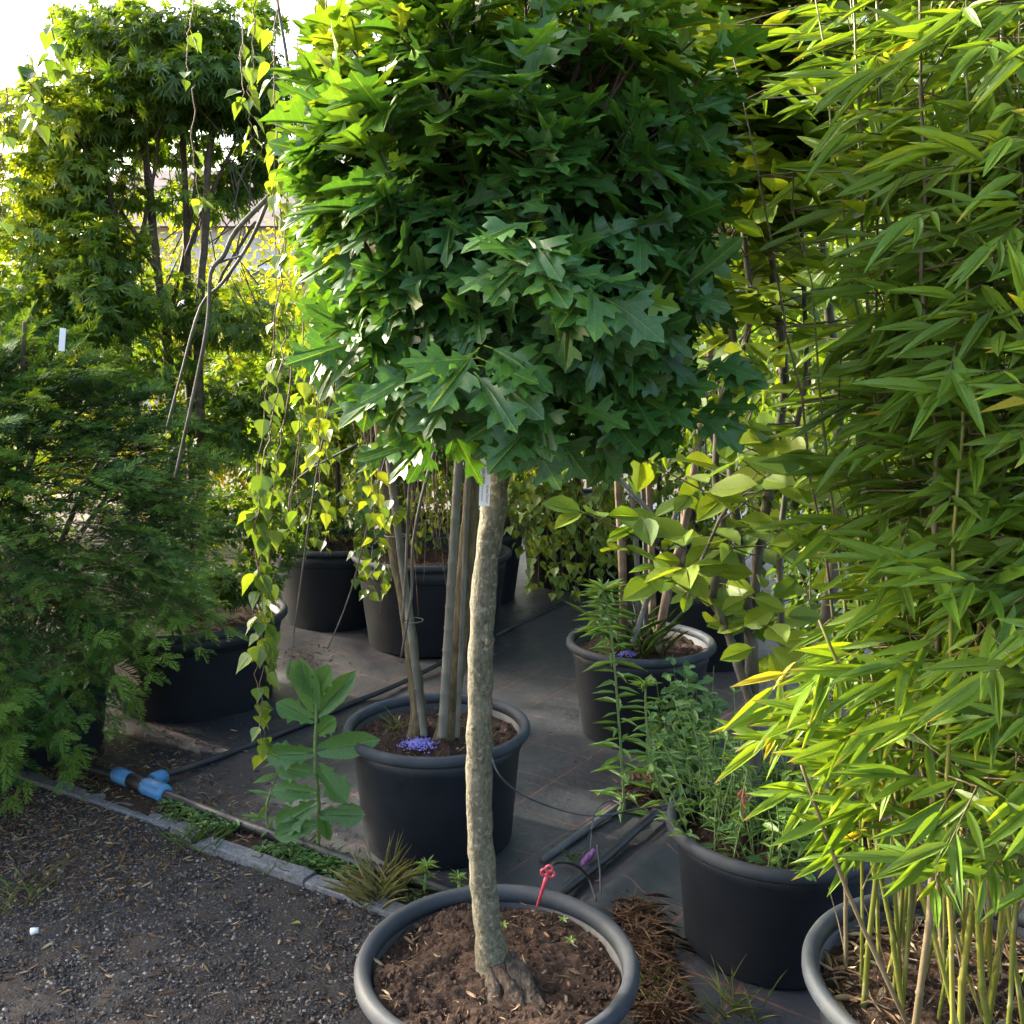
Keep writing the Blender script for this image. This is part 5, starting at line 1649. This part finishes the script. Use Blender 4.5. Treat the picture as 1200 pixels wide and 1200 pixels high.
w = np.column_stack([rng.uniform(-1.6, 1.2, n), rng.uniform(2.8, 6.8, n)])
litter('sparse dark leaf crumbs on the black fabric', np.column_stack([w, np.full(n, 0.026)]), 0.006, 0.035, 0.0, 0.75)
w = np.array([tuple(ground_at(365 + rng.normal(0, 22), 768 + rng.normal(0, 8), 0.03)) for _ in range(260)])
litter('patch of brown leaf crumbs in a fabric hollow past the lettuce', w, 0.01, 0.045, 0.0, 0.4)
def reddish(label, x0, y0, x1, y1, n, wd):
    P = []
    for _ in range(n):
        t = rng.random()
        g_ = ground_at(x0 + (x1 - x0) * t + rng.normal(0, wd), y0 + (y1 - y0) * t + rng.normal(0, wd * 0.5), 0.015 + 0.04 * rng.random() * fbm(np.array([[t * 7, 0.3, 0.2]]), 2, 12)[0] * 1.6)
        P.append(tuple(g_))
    litter(label, np.array(P), 0.02, 0.09, 0.1, 0.6, 0.16, NEEDLE_T)
reddish('heap of reddish brown dead roots and needles beside the oak tub', 745, 1055, 780, 1195, 3200, 13)
reddish('brown dead foliage heaped against the tubs by the fleabane', 750, 925, 810, 905, 1400, 16)
n = 420
w = disc(n, OAK_C, 0.235)
litter('straw bits and twigs on the oak tub soil', np.column_stack([w, 0.352 + 0.010 * (1 - np.hypot(w[:, 0] - OAK_C[0], w[:, 1] - OAK_C[1]) / 0.24)]), 0.006, 0.028, 0.2, 0.9, 0.35)
n = 1300
w = disc(n, BAM_C, 0.285)
litter('pale fallen bamboo leaves and sheaths on the bamboo tub soil', np.column_stack([w, np.full(n, 0.345)]), 0.012, 0.06, 0.25, 1.0, 0.35)
for nm, c_, z_ in (('tan bits on the soil of the bundled-stem tub', STEM_C, 0.375), ('crumbs on the soil of the birch tub', BIR_C, 0.358), ('dry bits under the weeds of the magnolia tub', MAG_C, 0.31)):
    w = disc(260, c_, 0.24)
    litter(nm, np.column_stack([w, np.full(260, z_)]), 0.006, 0.03, 0.1, 0.9, 0.35)
for (x, y, s, t, lb) in ((700, 933, 0.07, 0.95, 'pale yellow fallen leaf by the fleabane'), (770, 950, 0.085, 0.8, 'large yellow-green fallen leaf before the weedy tub'), (214, 929, 0.045, 0.6, 'pale green fallen leaf by the blue tee'), (353, 1082, 0.030, 0.9, 'small yellow-green leaf fallen on the gravel'), (400, 870, 0.03, 0.95, 'yellow fallen leaf beside the birch tub')):
    tv_, tt_, tu_ = OVAL_T[0]
    o = link('fallen_leaf', np_mesh('fallen_leaf', tv_ * s, tt_, 'birch_leaf', uv=tu_))
    o.location = ground_at(x, y, 0.03)
    o.rotation_euler = (random.uniform(-.2, .2), random.uniform(-.2, .2), random.uniform(0, 6))
    o['tint'] = t
    tag(o, lb, 'leaf')
b = MB()
b.tube([ground_at(36, 1092, 0.012), ground_at(45, 1090, 0.014)], [0.010, 0.008], 7)
tag(b.build('white_stone', 'white_card', None), 'small white stone lying on the gravel', 'stone')
